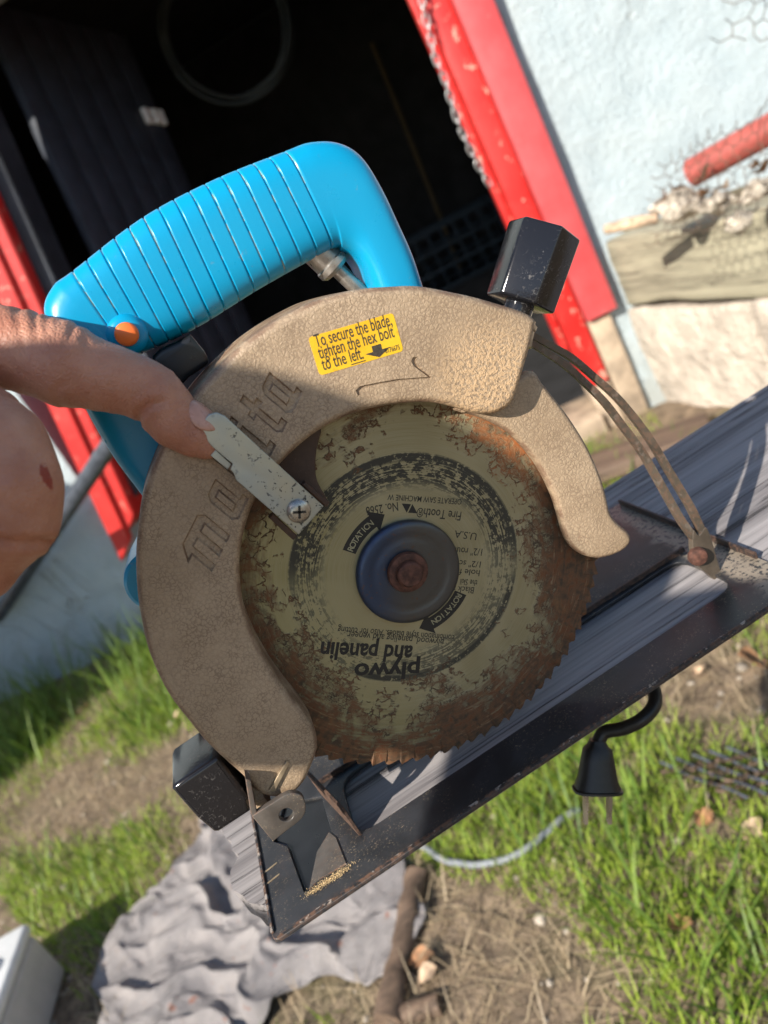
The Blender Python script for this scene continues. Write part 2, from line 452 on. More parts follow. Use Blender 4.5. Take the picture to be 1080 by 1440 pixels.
def dedupe(pts, eps=1e-4):
    o = []
    for p in pts:
        if not o or (Vector(p) - Vector(o[-1])).length > eps: o.append(p)
    if len(o) > 2 and (Vector(o[0]) - Vector(o[-1])).length < eps: o.pop()
    return o
def plate(name, loops, d0, d1, bevel, mat, parent=None, plane='XZ', unit=.001, res=3, smooth=40, origin=(0, 0, 0), build=True):
    """2-D loops (first the outline, then holes) made into a plate from depth d0 (near) to d1."""
    cu = bpy.data.curves.new(name, 'CURVE'); cu.dimensions = '2D'; cu.fill_mode = 'BOTH'
    cu.extrude = max(1e-6, abs(d1 - d0) / 2 - bevel); cu.bevel_depth = bevel; cu.bevel_resolution = res; cu.offset = -bevel
    for lp in loops:
        lp = dedupe(lp)
        sp = cu.splines.new('POLY'); sp.points.add(len(lp) - 1); sp.use_cyclic_u = True
        for q, p in zip(sp.points, lp): q.co = (p[0], p[1], 0, 1)
    t = bpy.data.objects.new(name, cu); COL.objects.link(t)
    dg = bpy.context.evaluated_depsgraph_get()
    me = bpy.data.meshes.new_from_object(t.evaluated_get(dg))
    bpy.data.objects.remove(t); bpy.data.curves.remove(cu)
    mid = (d0 + d1) / 2
    bm = bmesh.new(); bm.from_mesh(me); bpy.data.meshes.remove(me)
    bmesh.ops.remove_doubles(bm, verts=bm.verts, dist=1e-4 if unit < .01 else 1e-6)
    for v in bm.verts:
        x, y, z = v.co
        v.co = (Vector((x, mid - z, y)) if plane == 'XZ' else Vector((x, y, mid + z))) * unit - Vector(origin)
    bmesh.ops.recalc_face_normals(bm, faces=bm.faces)
    if not build: return bm
    return bmobj(name, bm, mat, parent, smooth, origin)
def bm_box(bm, a, b, bevel=0, seg=2):
    r = bmesh.ops.create_cube(bm, size=1)
    c = (Vector(a) + Vector(b)) / 2; s = Vector(b) - Vector(a)
    for v in r['verts']: v.co = Vector((v.co.x * s.x, v.co.y * s.y, v.co.z * s.z)) + c
    if bevel:
        es = {e for v in r['verts'] for e in v.link_edges}
        bmesh.ops.bevel(bm, geom=list(es), offset=bevel, segments=seg, profile=.5, affect='EDGES')
def box(name, a, b, mat, parent=None, bevel=.002, loc=(0, 0, 0), seg=2):
    bm = bmesh.new(); bm_box(bm, a, b, bevel, seg); return bmobj(name, bm, mat, parent, 35, loc)
def tube_data(pts, rad, seg=10, caps=True, squash=None):
    V, Fc = [], []; n = len(pts); P = [Vector(p) for p in pts]
    up = Vector((0, 0, 1))
    t0 = (P[1] - P[0]).normalized()
    a = t0.orthogonal().normalized() if abs(t0.dot(up)) > .95 else t0.cross(up).normalized()
    for i in range(n):
        t = (P[min(n - 1, i + 1)] - P[max(0, i - 1)]).normalized()
        a = (a - t * a.dot(t)).normalized(); b = t.cross(a)
        r = rad[i] if isinstance(rad, (list, tuple)) else rad
        for j in range(seg):
            th = 2 * math.pi * j / seg
            V.append(P[i] + a * (r * math.cos(th)) + b * (r * math.sin(th)))
    for i in range(n - 1):
        for j in range(seg):
            k = (j + 1) % seg
            Fc.append((i * seg + j, i * seg + k, (i + 1) * seg + k, (i + 1) * seg + j))
    if caps:
        Fc.append(tuple(range(seg - 1, -1, -1))); Fc.append(tuple((n - 1) * seg + j for j in range(seg)))
    return V, Fc
def tube(name, pts, rad, mat, parent=None, seg=10, loc=(0, 0, 0)):
    V, Fc = tube_data(pts, rad, seg); return pyobj(name, V, Fc, mat, parent, 50, loc)
def lathe(name, prof, mat, parent, origin, axis, seg=40, xref=None, smooth=35):
    """prof: (radius, height) in mm round an axis through origin (mm)."""
    ax = Vector(axis).normalized(); a = (Vector(xref) if xref else ax.orthogonal()).normalized()
    a = (a - ax * a.dot(ax)).normalized(); b = ax.cross(a); O = Vector((0, 0, 0)); V, Fc = [], []
    for r, h in prof:
        for j in range(seg):
            th = 2 * math.pi * j / seg
            V.append((a * math.cos(th) * r + b * math.sin(th) * r + ax * h) * .001)
    n = len(prof)
    for i in range(n - 1):
        for j in range(seg):
            k = (j + 1) % seg; Fc.append((i * seg + j, i * seg + k, (i + 1) * seg + k, (i + 1) * seg + j))
    Fc.append(tuple(range(seg))); Fc.append(tuple((n - 1) * seg + j for j in range(seg)))
    return pyobj(name, V, Fc, mat, parent, smooth, mm(origin))
def text_bm(s, size, xs=1.0, bold=0.0, align='LEFT', extrude=.02):
    cu = bpy.data.curves.new('t', 'FONT'); cu.body = s; cu.size = size; cu.align_x = align; cu.offset = bold; cu.extrude = extrude
    cu.resolution_u = 3
    t = bpy.data.objects.new('t', cu); COL.objects.link(t)
    dg = bpy.context.evaluated_depsgraph_get()
    me = bpy.data.meshes.new_from_object(t.evaluated_get(dg))
    bpy.data.objects.remove(t); bpy.data.curves.remove(cu)
    bm = bmesh.new(); bm.from_mesh(me); bpy.data.meshes.remove(me)
    for v in bm.verts: v.co.x *= xs
    return bm
def face_text(name, s, size, o, ang, y, mat, parent, xs=1.0, bold=0.0, align='LEFT', origin=(0, 0, 0)):
    """flat lettering on a plane facing the camera side (-Y); o = (x, z) mm, ang in the x-z plane."""
    bm = text_bm(s, size, xs, bold, align)
    ca, sa = math.cos(ang), math.sin(ang)
    for v in bm.verts:
        x, h, e = v.co
        v.co = Vector((o[0] + x * ca - h * sa, y - e, o[1] + x * sa + h * ca)) * .001 - Vector(origin)
    return bmobj(name, bm, mat, parent, 0, origin)
def boolean_cut(o, cutters):
    for c in cutters:
        md = o.modifiers.new('cut', 'BOOLEAN'); md.operation = 'DIFFERENCE'; md.object = c; md.solver = 'EXACT'
    bpy.context.view_layer.update()
    dg = bpy.context.evaluated_depsgraph_get()
    me = bpy.data.meshes.new_from_object(o.evaluated_get(dg))
    o.modifiers.clear(); old = o.data; o.data = me
    for c in cutters: bpy.data.objects.remove(c)
    slots = [i for i, q in enumerate(me.materials) if q and q.name == 'recess_dark']
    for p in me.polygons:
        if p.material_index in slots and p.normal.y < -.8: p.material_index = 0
    me.shade_smooth(); me.set_sharp_from_angle(angle=math.radians(40))

# ------------------------------------------------------------------ the circular saw
saw = empty('circular_saw', (0, 0, H), 'old circular saw with blue handle and beige guard on weathered plank', 'circular saw')
ZB = 94.5                                                   # blade centre above the plank, mm
BO = (0, 0, ZB * .001)

# --- blade with teeth
def make_blade():
    R, nt = 91.5, 84; pts = []
    for i in range(nt):
        a0 = -2 * math.pi * i / nt; st = 2 * math.pi / nt
        rnd = random.Random(i).uniform(-.25, .15)
        for fa, rr in ((0, R + rnd), (-.05, R - .9), (-.10, R - 1.9), (-.22, R - 2.4), (-.36, R - 2.0), (-.6, R - 1.1), (-.85, R - .4)):
            a = a0 + st * fa; pts.append((rr * math.cos(a), rr * math.sin(a)))
    bm = bmesh.new()
    rings = []
    rads = [12, 30, 50, 70, 84]
    M_ = len(pts)
    for y in (-.8, .8):
        for r in rads:
            rings.append([bm.verts.new(((r * math.cos(math.atan2(p[1], p[0]))) * .001, y * .001, r * math.sin(math.atan2(p[1], p[0])) * .001)) for p in pts])
        tw = []
        for i, p in enumerate(pts):
            k = (i // 7) % 2; tip = 1 if i % 7 in (0, 1) else 0
            tw.append(bm.verts.new((p[0] * .001, (y + (.75 if k else -.75) * tip) * .001, p[1] * .001)))
        rings.append(tw)
    n = len(rads) + 1
    for s in range(2):
        for q in range(n - 1):
            A, B = rings[s * n + q], rings[s * n + q + 1]
            for i in range(M_):
                j = (i + 1) % M_; bm.faces.new((A[i], A[j], B[j], B[i]))
    for i in range(M_):
        j = (i + 1) % M_; bm.faces.new((rings[n - 1][i], rings[n - 1][j], rings[2 * n - 1][j], rings[2 * n - 1][i]))
        bm.faces.new((rings[0][i], rings[0][j], rings[n][j], rings[n][i]))
    return bmobj('blade', bm, 'blade_steel', saw, 30, BO)
blade = make_blade(); tag(blade, 'rusty toothed disc with worn black print')

def on_blade(name, s, size, o, ang, mat='ink_worn', xs=.9, bold=.0, align='LEFT'):
    return face_text(name, s, size, o, ang, -.87, mat, blade, xs, bold, align)
# (centred on the blade: the children carry coordinates from the hub)
for s, size, p0, p1, bold in (
    ("No. 2566", 5.4, *[(10.89, 28.58), (-1.72, 34.03)], .05),
    ("Fire Tooth\u00ae", 5.6, *[(32.91, 9.64), (17.09, 21.82)], .05),
    ("OPERATE SAW MACHINE W", 3.5, *[(35.47, 14.62), (8.85, 33.77)], .03),
    ("U.S.A", 4.6, *[(34.65, -2.64), (26.7, 3.97)], .02),
    ("1/2\" round", 4.6, *[(33.96, -10.55), (21.44, -1.26)], .02),
    ("1/2\" scws", 4.0, *[(30.77, -15.38), (19.33, -6.71)], .02),
    ("hole fits", 4.0, *[(28.16, -18.32), (17.55, -10.14)], .02),
    ("the Skil", 4.0, *[(24.96, -21.66), (18.61, -16.64)], .02),
    ("Black and", 4.2, *[(22.35, -23.85), (11.5, -15.39)], .02),
    ("combination style blades. Also for cutting", 4.3, *[(4.36, -38.4), (-37.07, -4.81)], .03),
    ("plywood, paneling and veneer", 4.6, *[(-0.69, -37.31), (-34.62, -9.23)], .03),
    ("and panelin", 11.0, *[(-14.18, -31.9), (-46.59, -6.72)], .32),
    ("plywo", 11.0, *[(-14.71, -40.52), (-39.4, -24.11)], .32)):
    bm = text_bm(s, size, 1, bold)
    w = max(v.co.x for v in bm.verts) - min(v.co.x for v in bm.verts); bm.free()
    d = Vector(p1) - Vector(p0)
    on_blade('lettering', s, size, p0, math.atan2(d.y, d.x), 'ink_worn' if size < 10 else 'ink_black', d.length / w, bold)

def arc_arrow(a0, a1, r0, r1):
    a0 += 6 if a0 > a1 else -6
    """black bent arrow with ROTATION reversed out of it; angles in degrees, clockwise as seen."""
    st = (a1 - a0) / 24; L = []
    body_end = a1 - (9 if a1 > a0 else -9)
    n = 20
    for i in range(n + 1):
        a = math.radians(a0 + (body_end - a0) * i / n); L.append((r1 * math.cos(a), r1 * math.sin(a)))
    rm = (r0 + r1) / 2
    for a, r in ((body_end, r1 + 2.4), (a1 + (3 if a1 > a0 else -3), rm), (body_end, r0 - 2.4)):
        L.append((r * math.cos(math.radians(a)), r * math.sin(math.radians(a))))
    for i in range(n, -1, -1):
        a = math.radians(a0 + (body_end - a0) * i / n); L.append((r0 * math.cos(a), r0 * math.sin(a)))
    ar = plate('rotation_arrow', [L], -.90, -.82, .0, 'ink_black', blade, smooth=0)
    return ar
def arc_text(s, size, r, a_mid, width_deg, mat, parent, name='lettering', y=-.93, flip=False):
    """letters round the hub, tops outward, read clockwise (or inward and anticlockwise with flip)."""
    out = bmesh.new(); n = len(s)
    for i, ch in enumerate(s):
        t = (i + .5) / n - .5
        a = math.radians(a_mid - t * width_deg) if not flip else math.radians(a_mid + t * width_deg)
        bm = text_bm(ch, size, .95, .04, 'CENTER')
        rot = a - math.pi / 2 if not flip else a + math.pi / 2
        ca, sa = math.cos(rot), math.sin(rot)
        ox, oz = r * math.cos(a), r * math.sin(a)
        me = bpy.data.meshes.new('t')
        for v in bm.verts:
            x, h, e = v.co; v.co = Vector((ox + x * ca - h * sa, y - e, oz + x * sa + h * ca)) * .001
        bm.to_mesh(me); bm.free(); out.from_mesh(me); bpy.data.meshes.remove(me)
    return bmobj(name, out, mat, parent, 0)
A1 = [122.9, 85.8]
A2 = [-61.0, -103.8]
arc_arrow(A1[0], A1[1], 24.3, 30.2); arc_text("ROTATION", 3.7, 25.9, (A1[0] + 6 + A1[1] + 9) / 2, abs(A1[0] - A1[1]) - 5, 'print_gap', blade)
arc_arrow(A2[0], A2[1], 24.3, 30.2); arc_text("ROTATION", 3.7, 25.9, (A2[0] + 6 + A2[1] + 9) / 2, abs(A2[0] - A2[1]) - 5, 'print_gap', blade)
tri = [(11.91, 27.23), (13.03, 21.49), (14.91, 24.99), (15.41, 19.99), (10.82, 23.26)]
plate('print_mark', [[(11.91, 27.23), (15.18, 24.82), (11.86, 22.59)]], -.90, -.82, 0, 'ink_black', blade, smooth=0)
plate('print_mark', [[(15.7, 24.49), (15.67, 19.82), (12.39, 22.26)]], -.90, -.82, 0, 'ink_black', blade, smooth=0)

# --- arbor flange and bolt
FX, FZ = 0, ZB
fl = lathe('arbor_flange', [(22.6, -.8), (22.9, -2.4), (22.5, -3.6), (21.6, -4.3), (20.2, -4.6), (18.4, -4.6), (17.6, -4.45), (16.8, -4.2), (15.0, -4.15), (14.2, -4.35), (12.6, -4.45), (10.5, -4.5), (2, -4.6)], 'blued_steel', saw, (0, 0, ZB), (0, 1, 0), 64)
bx_, bz_ = [(-0.64, 96.42)][0]
lathe('arbor_bolt', [(8.6, 0), (8.9, -1.4), (8.4, -2.6), (6.5, -3.2), (5.6, -3.0), (5.4, -5.4), (4.6, -6.2), (1, -6.4)], 'rust_bolt', saw, (bx_, -5.2, bz_), (0, 1, 0), 40)

# --- upper guard with recessed maker's lettering
G0 = -20
outline = curve([(88.88, 161.46), (89.64, 164.39), (86.09, 169.33), (78.35, 176.78), (71.3, 183.21), (65.03, 188.31), (53.87, 196.84), (43.01, 202.33), (32.01, 207.07), (19.01, 210.42), (9.2, 211.28), (-1.02, 211.29), (-10.19, 210.49), (-18.37, 208.89), (-27.81, 206.6), (-36.39, 203.84), (-45.55, 199.68), (-55.34, 194.12), (-63.69, 188.2), (-71.41, 181.51), (-78.27, 173.53), (-85.34, 163.92), (-92.24, 152.32), (-96.97, 142.22), (-101.16, 131.49), (-103.74, 120.34), (-105.01, 110.12), (-104.92, 99.38), (-104.34, 86.09), (-102.77, 75.58), (-100.72, 64.46), (-99.86, 54.88), (-95.97, 48.49), (-88.76, 45.22), (-82.57, 46.51), (-77.52, 49.94), (-70.65, 55.97), (-67.37, 62.25), (-66.72, 66.89), (-66.76, 75.48), (-67.49, 84.42), (-67.65, 95.76), (-66.91, 107.27), (-65.0, 118.39), (-62.03, 128.51), (-57.8, 137.54), (-52.55, 145.71), (-46.34, 152.46), (-38.95, 158.67), (-30.98, 162.86), (-23.34, 165.99), (-15.09, 168.11), (-6.75, 169.28), (1.55, 169.27), (10.23, 168.15), (17.03, 166.32), (23.87, 163.86), (31.27, 160.48), (38.64, 156.2), (45.36, 150.4), (50.68, 144.75), (56.84, 140.5), (61.48, 139.07), (66.37, 139.43), (70.82, 142.3), (76.83, 148.37), (82.78, 154.39)], 4, True)
ug = plate('upper_guard', [outline], G0, 26, 3.2, 'guard_paint', saw, res=4)
logo = [[[(-65.71, 144.6), (-63.0, 146.34), (-65.89, 156.5), (-63.33, 158.13), (-60.41, 148.0), (-57.71, 149.74), (-60.66, 159.83), (-58.33, 161.32), (-55.35, 151.25), (-52.66, 152.98), (-56.13, 164.51), (-58.69, 166.07), (-69.09, 159.46), (-71.22, 152.02), (-68.31, 153.88)]], [[(-49.34, 157.85), (-46.97, 156.63), (-39.74, 161.27), (-40.7, 164.3), (-42.58, 163.09), (-46.07, 174.1), (-51.44, 170.69), (-52.34, 167.64)], [(-47.16, 160.71), (-45.27, 161.91), (-47.52, 169.1), (-49.39, 167.91)]], [[(-37.3, 162.84), (-34.64, 164.54), (-36.41, 169.94), (-31.77, 166.39), (-28.25, 168.65), (-34.8, 173.12), (-33.13, 182.33), (-36.16, 180.4), (-37.57, 173.49), (-40.91, 183.67), (-43.5, 182.03)]], [[(-25.61, 170.34), (-21.0, 173.3), (-22.03, 176.26), (-24.0, 175.0), (-27.72, 185.77), (-30.31, 184.12)]], [[(-30.9, 185.85), (-28.32, 187.49), (-29.4, 190.62), (-31.97, 188.99)]], [[(-18.67, 177.33), (-16.63, 176.1), (-13.14, 178.34), (-14.2, 181.27), (-16.37, 179.88), (-19.17, 187.7), (-17.23, 188.94), (-18.26, 191.79), (-20.19, 190.56), (-21.81, 195.08), (-24.37, 193.46), (-22.77, 188.92), (-24.49, 187.83), (-23.48, 184.95), (-21.75, 186.05)]], [[(-12.2, 181.66), (-9.77, 180.51), (-2.73, 185.03), (-3.82, 187.92), (-5.65, 186.75), (-9.61, 197.29), (-14.84, 193.96), (-15.61, 191.02)], [(-10.13, 184.42), (-8.3, 185.59), (-10.85, 192.48), (-12.67, 191.31)]]]
cut = [plate('cutter', loops, G0 - 2.2, G0 + 1.25, .62, 'recess_dark', None, res=0) for loops in logo]
for c in cut: c.location = (0, 0, H)
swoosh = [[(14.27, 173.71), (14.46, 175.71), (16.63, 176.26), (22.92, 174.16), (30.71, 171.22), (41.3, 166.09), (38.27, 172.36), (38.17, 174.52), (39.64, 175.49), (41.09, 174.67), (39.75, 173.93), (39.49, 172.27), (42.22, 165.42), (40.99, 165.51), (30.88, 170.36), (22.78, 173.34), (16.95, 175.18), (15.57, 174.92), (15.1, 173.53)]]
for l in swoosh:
    c = plate('cutter', [l], G0 - 1, G0 + .9, 0, 'recess_dark', None); c.location = (0, 0, H); cut.append(c)
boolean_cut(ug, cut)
wnm = ug.modifiers.new('w', 'WEIGHTED_NORMAL'); wnm.keep_sharp = True; wnm.weight = 100

# --- yellow warning label on the guard
lab = [(8.46, 200.87), (40.41, 193.37), (37.42, 179.26), (5.41, 186.98)]
TL, TR, BR, BL = [Vector(p) for p in lab]
ex = ((TR - TL) + (BR - BL)) / 2; ey = ((TL - BL) + (TR - BR)) / 2
def rounded(c, r, n=5):
    out = []
    for i in range(4):
        p, a, b = Vector(c[i]), Vector(c[i - 1]), Vector(c[(i + 1) % 4])
        pa = p + (a - p).normalized() * r; pb = p + (b - p).normalized() * r
        for k in range(n + 1):
            t = k / n; out.append(pa * (1 - t) ** 2 + p * 2 * t * (1 - t) + pb * t * t)
    return out
st = plate('warning_sticker', [rounded(lab, 1.6)], G0 - .12, G0 + .05, 0, 'sticker_yellow', saw, smooth=0)
la = math.atan2(ex.y, ex.x)
def lab_pt(u, v): return TL + ex * u - ey * v
for s, u0, u1, v, h in (("To secure the blade,", .055, .955, .29, 6.6), ("tighten the hex bolt", .055, .945, .59, 6.6), ("to the", .055, .335, .89, 6.6), ("left.", .375, .535, .89, 6.6), ("8176675", .79, .965, .93, 2.6)):
    bm = text_bm(s, h, 1, .05); w = max(q.co.x for q in bm.verts); bm.free()
    p0, p1 = lab_pt(u0, v), lab_pt(u1, v)
    face_text('lettering', s, h, p0, la, G0 - .17, 'sticker_ink', st, (p1 - p0).length / w, .05 if h > 3 else .02)
und = [lab_pt(.375, .94), lab_pt(.545, .94), lab_pt(.545, .965), lab_pt(.375, .965)]
plate('underline', [und], G0 - .19, G0 - .15, 0, 'sticker_ink', st, smooth=0)
arw = [lab_pt(u, v) for u, v in ((.655, .655), (.765, .655), (.765, .80), (.86, .80), (.71, .975), (.56, .80), (.655, .80))]
plate('arrow_mark', [arw], G0 - .19, G0 - .15, 0, 'sticker_ink', st, smooth=0)

# --- lower guard, its lug behind the lever
lg = curve([(47.56, 147.44), (62.61, 143.59), (82.19, 144.77), (85.43, 137.02), (87.37, 129.25), (89.34, 121.35), (90.8, 112.93), (91.88, 104.25), (92.15, 95.2), (91.83, 86.35), (90.62, 77.89), (89.2, 70.56), (90.31, 64.54), (92.91, 58.28), (92.81, 53.69), (89.09, 51.43), (83.07, 51.85), (76.14, 54.43), (70.67, 59.19), (67.24, 65.66), (66.54, 72.96), (67.79, 81.15), (69.03, 89.21), (69.39, 98.4), (68.78, 107.66), (67.11, 116.01), (64.38, 124.85), (60.39, 132.29), (54.5, 139.76)], 4, True)
plate('lower_guard', [lg], -11, -4.5, 2.4, 'lower_guard_paint', saw, res=4)
lug = curve([(-27.34, 164.08), (-18.48, 168.37), (-7.28, 171.25), (-2.05, 168.15), (-7.6, 161.83), (-11.56, 156.07), (-14.07, 150.01), (-14.43, 140.82), (-16.74, 140.23), (-18.87, 145.63), (-21.97, 154.23)], 3, True)
plate('guard_lug', [lug], -8, -5, .8, 'rusty_bracket', saw)
plate('guard_strip', [[(-20.06, 153.18), (-18.32, 153.42), (-14.31, 141.26), (-16.26, 140.12)]], -11, -7, .5, 'rusty_bracket', saw)
plate('guard_strip', [[(-37.5, 148.51), (-35.25, 149.08), (-31.92, 136.13), (-34.06, 135.8)]], -11, -7, .5, 'rusty_bracket', saw)

# --- zinc retracting lever and its screw
LV = -28
lev = [(-40.54, 192.65), (-38.58, 194.91), (-35.77, 195.81), (-33.11, 195.1), (-31.46, 192.71), (-17.97, 146.31), (-31.18, 141.95), (-39.86, 171.39), (-39.3, 173.74), (-39.56, 175.7), (-37.87, 177.05), (-40.62, 185.19), (-41.28, 189.64)]
lvr = plate('guard_lever', [lev], LV, LV + 2, .35, 'zinc_plate', saw)
plate('bent_tab', [[(-42.85, 183.24), (-40.33, 184.07), (-38.34, 176.94), (-40.46, 175.84)]], LV + 1, LV + 8, .3, 'zinc_plate', lvr)
scx, scz = [(-26.66, 149.81)][0]
scr = lathe('pan_screw', [(4.4, 0), (4.5, -.6), (4.1, -1.3), (3.2, -1.9), (1.6, -2.2), (.3, -2.25)], 'screw_steel', saw, (scx, LV, scz), (0, 1, 0), 32)
lathe('lever_spacer', [(4.0, 0), (4.0, 18)], 'steel_peg', saw, (scx, LV + 2, scz), (0, 1, 0), 20)
bm = bmesh.new()
for a in (.5, .5 + math.pi / 2):
    b2 = bmesh.new(); bm_box(b2, (-.0024, -.00245, -.00045), (.0024, -.0016, .00045))
    bmesh.ops.rotate(b2, verts=b2.verts, cent=(0, 0, 0), matrix=Matrix.Rotation(a, 3, 'Y'))
    me = bpy.data.meshes.new('x'); b2.to_mesh(me); b2.free(); bm.from_mesh(me); bpy.data.meshes.remove(me)
bmobj('cross_slot', bm, 'screw_recess', scr, 0)

# --- blue handle, lofted between its outer and its inner edge
HY, HD = 22.0, 17.5
pairs_o = [(-76.25, 143.85), (-75.81, 156.21), (-75.91, 176.54), (-76.62, 195.09), (-75.21, 215.15), (-71.82, 235.64), (-68.0, 252.67), (-60.03, 259.26), (-50.9, 260.66), (-18.94, 265.17), (11.09, 264.88), (39.57, 261.81), (50.32, 260.25), (59.96, 255.36), (65.48, 247.35), (67.18, 234.41), (67.1, 220.2), (66.49, 204.58), (63.46, 184.57), (60.87, 162.76)]
pairs_i = [(-55.9, 150.6), (-52.23, 164.2), (-49.56, 179.7), (-49.87, 193.18), (-48.37, 203.64), (-48.56, 213.25), (-49.1, 218.25), (-50.21, 221.35), (-50.1, 223.44), (-23.14, 221.63), (7.52, 222.73), (38.25, 222.31), (41.95, 220.09), (44.5, 216.95), (45.63, 212.99), (45.71, 207.7), (45.26, 202.63), (44.01, 196.66), (39.93, 181.12), (36.1, 163.19)]
def loft():
    NS = 14; V, Fc = [], []; seg = 44
    O = curve(pairs_o, NS * 2); I = curve(pairs_i, NS * 2); n = len(O)
    g0, g1 = 8 * NS * 2, 11 * NS * 2
    def gpar(k): return g0 + (g1 - g0) * k / 14
    # arc-length-true groove places along the outer edge
    acc = [0]
    for i in range(g0 + 1, g1 + 1): acc.append(acc[-1] + (O[i] - O[i - 1]).length)
    # resample the ribbed part finely
    st = []
    i = 0
    seq = [float(i) for i in range(0, g0)]
    m_ = 460
    def at_len(L):
        for q in range(1, len(acc)):
            if acc[q] >= L - 1e-9: return g0 + q - 1 + (L - acc[q - 1]) / max(1e-9, acc[q] - acc[q - 1])
        return float(g1)
    fine = [at_len(acc[-1] * k / m_) for k in range(m_ + 1)]
    lens = [None] * len(seq) + [acc[-1] * k / m_ for k in range(m_ + 1)]
    seq += fine
    tail = [float(i) for i in range(g1 + 1, n)]; seq += tail; lens += [None] * len(tail)
    gp = acc[-1] / 14
    for t, L in zip(seq, lens):
        i0 = min(n - 2, int(t)); f = t - i0
        o = O[i0].lerp(O[i0 + 1], f); q = I[i0].lerp(I[i0 + 1], f)
        c = (o + q) / 2; d = (o - q) / 2; a = d.length; d = d / a
        cut = 0; sh = 0
        if L is not None:
            dl = abs((L / gp) - round(L / gp)) * gp
            cut = .6 * math.exp(-(dl / .30) ** 2); 
            ph = (L / gp) % 1.0; sh = 0
        for j in range(seg):
            th = 2 * math.pi * j / seg; ct, s_ = math.cos(th), math.sin(th)
            ex_ = 2 / 3.8
            x = math.copysign(abs(ct) ** ex_, ct) * (a - cut + sh); y = math.copysign(abs(s_) ** ex_, s_) * (HD - cut + sh)
            V.append((Vector((c.x, 0, c.y)) + Vector((d.x, 0, d.y)) * x + Vector((0, HY - y, 0))) * .001); GV.append(cut / .6)
    N = len(seq)
    for i in range(N - 1):
        for j in range(seg):
            k = (j + 1) % seg; Fc.append((i * seg + j, i * seg + k, (i + 1) * seg + k, (i + 1) * seg + j))
    Fc.append(tuple(range(seg))); Fc.append(tuple((N - 1) * seg + j for j in range(seg)))
    return V, Fc
GV = []; V, Fc = loft()
handle = pyobj('handle', V, Fc, 'handle_plastic', saw, 60)
ca_ = handle.data.color_attributes.new('groove', 'FLOAT_COLOR', 'POINT')
for i_, g_ in enumerate(GV): ca_.data[i_].color = (g_, g_, g_, 1)
tag(handle, 'glossy blue ribbed D-shaped handle')
bx1, bz1 = [(-46.12, 232.03)][0]
lathe('button_boss', [(7.5, 0), (6.6, -1.6), (5.4, -2.4), (4.6, -2.6)], 'handle_plastic', handle, (bx1, 5.0, bz1), (0, 1, 0), 32)
lathe('lock_button', [(4.3, 0), (4.3, -3.4), (3.9, -4.2), (3.0, -4.7), (.5, -4.9)], 'orange_plastic', saw, (bx1, 4.0, bz1), (0, 1, 0), 32)
plate('trigger', [curve([(-42.58, 220.96), (-31.79, 220.99), (-26.24, 220.95), (-26.24, 220.95), (-25.07, 213.29), (-25.07, 213.29), (-25.51, 209.53), (-27.35, 208.09), (-35.22, 207.57), (-35.22, 207.57), (-44.82, 205.26), (-48.33, 211.96)], 3, True)], 8, 26, 2, 'trigger_plastic_and_shade', saw)
p_ = [(30.64, 227.35), (34.02, 217.0), (36.26, 211.45), (33.9, 200.66)]
lathe('lock_lever_peg', [(6.8, 0), (6.8, 9), (7.4, 9.6), (7.4, 12), (6.0, 13.5), (3.2, 14), (3.2, 28)], 'steel_peg', saw, (p_[0][0] + 3, 20, p_[0][1]), (p_[2][0] - p_[0][0], 0, p_[2][1] - p_[0][1]), 32)

# --- motor housing behind the guard
mc = [(-36.88, 97.51)][0]
lathe('motor_housing', [(30, 27), (52, 27), (54, 32), (54, 92), (50, 118), (40, 128), (10, 130)], 'handle_plastic', saw, (mc[0] + 18, 0, mc[1]), (0, 1, 0), 56)
cc = [(-92.53, 139.66)][0]
lathe('brush_cap', [(9, 28), (12.6, 28), (14.0, 29.5), (14.2, 34), (13.6, 60), (12, 80)], 'handle_plastic', saw, (cc[0], 0, cc[1]), (0, 1, 0), 40)

# --- hexagonal black knob and its collar
def hex_knob(name, base, ax, r, length, spin, mat, neck=None):
    ax = Vector(ax).normalized(); a = Vector((0, 1, 0)); a = (a - ax * a.dot(ax)).normalized(); b = ax.cross(a)
    bm = bmesh.new(); rings = []
    for h, k in ((0, .97), (length, 1.0)):
        ring = []
        for j in range(6):
            th = math.pi / 3 * j + spin
            ring.append(bm.verts.new((a * math.cos(th) * r * k + b * math.sin(th) * r * k + ax * h) * .001))
        rings.append(ring)
    for j in range(6):
        k = (j + 1) % 6; bm.faces.new((rings[0][j], rings[0][k], rings[1][k], rings[1][j]))
    bm.faces.new(rings[0]); bm.faces.new(rings[1])
    bmesh.ops.recalc_face_normals(bm, faces=bm.faces)
    top = [e for e in bm.edges if all(v in rings[1] for v in e.verts)]
    bmesh.ops.bevel(bm, geom=bm.edges[:], offset=.0011, segments=3, profile=.5, affect='EDGES')
    return bmobj(name, bm, mat, saw, 40, mm(base))
kb, kt = [Vector((p[0], 3, p[1])) for p in [(94.51, 166.52), (115.79, 186.26)]]
kax = (kt - kb).normalized()
hex_knob('depth_knob', kb + kax * 1.5, kax, 15.2, 31, .02, 'knob_plastic')
lathe('knob_neck', [(6.2, -3), (6.2, 3)], 'knob_plastic', saw, kb, kax, 28)
lathe('knob_collar', [(10.5, -14), (9.4, -7.5), (9.9, -7), (9.9, -5.2), (8.7, -4.6), (8.7, -3.6), (7.0, -3)], 'brass_collar', saw, kb, kax, 36)

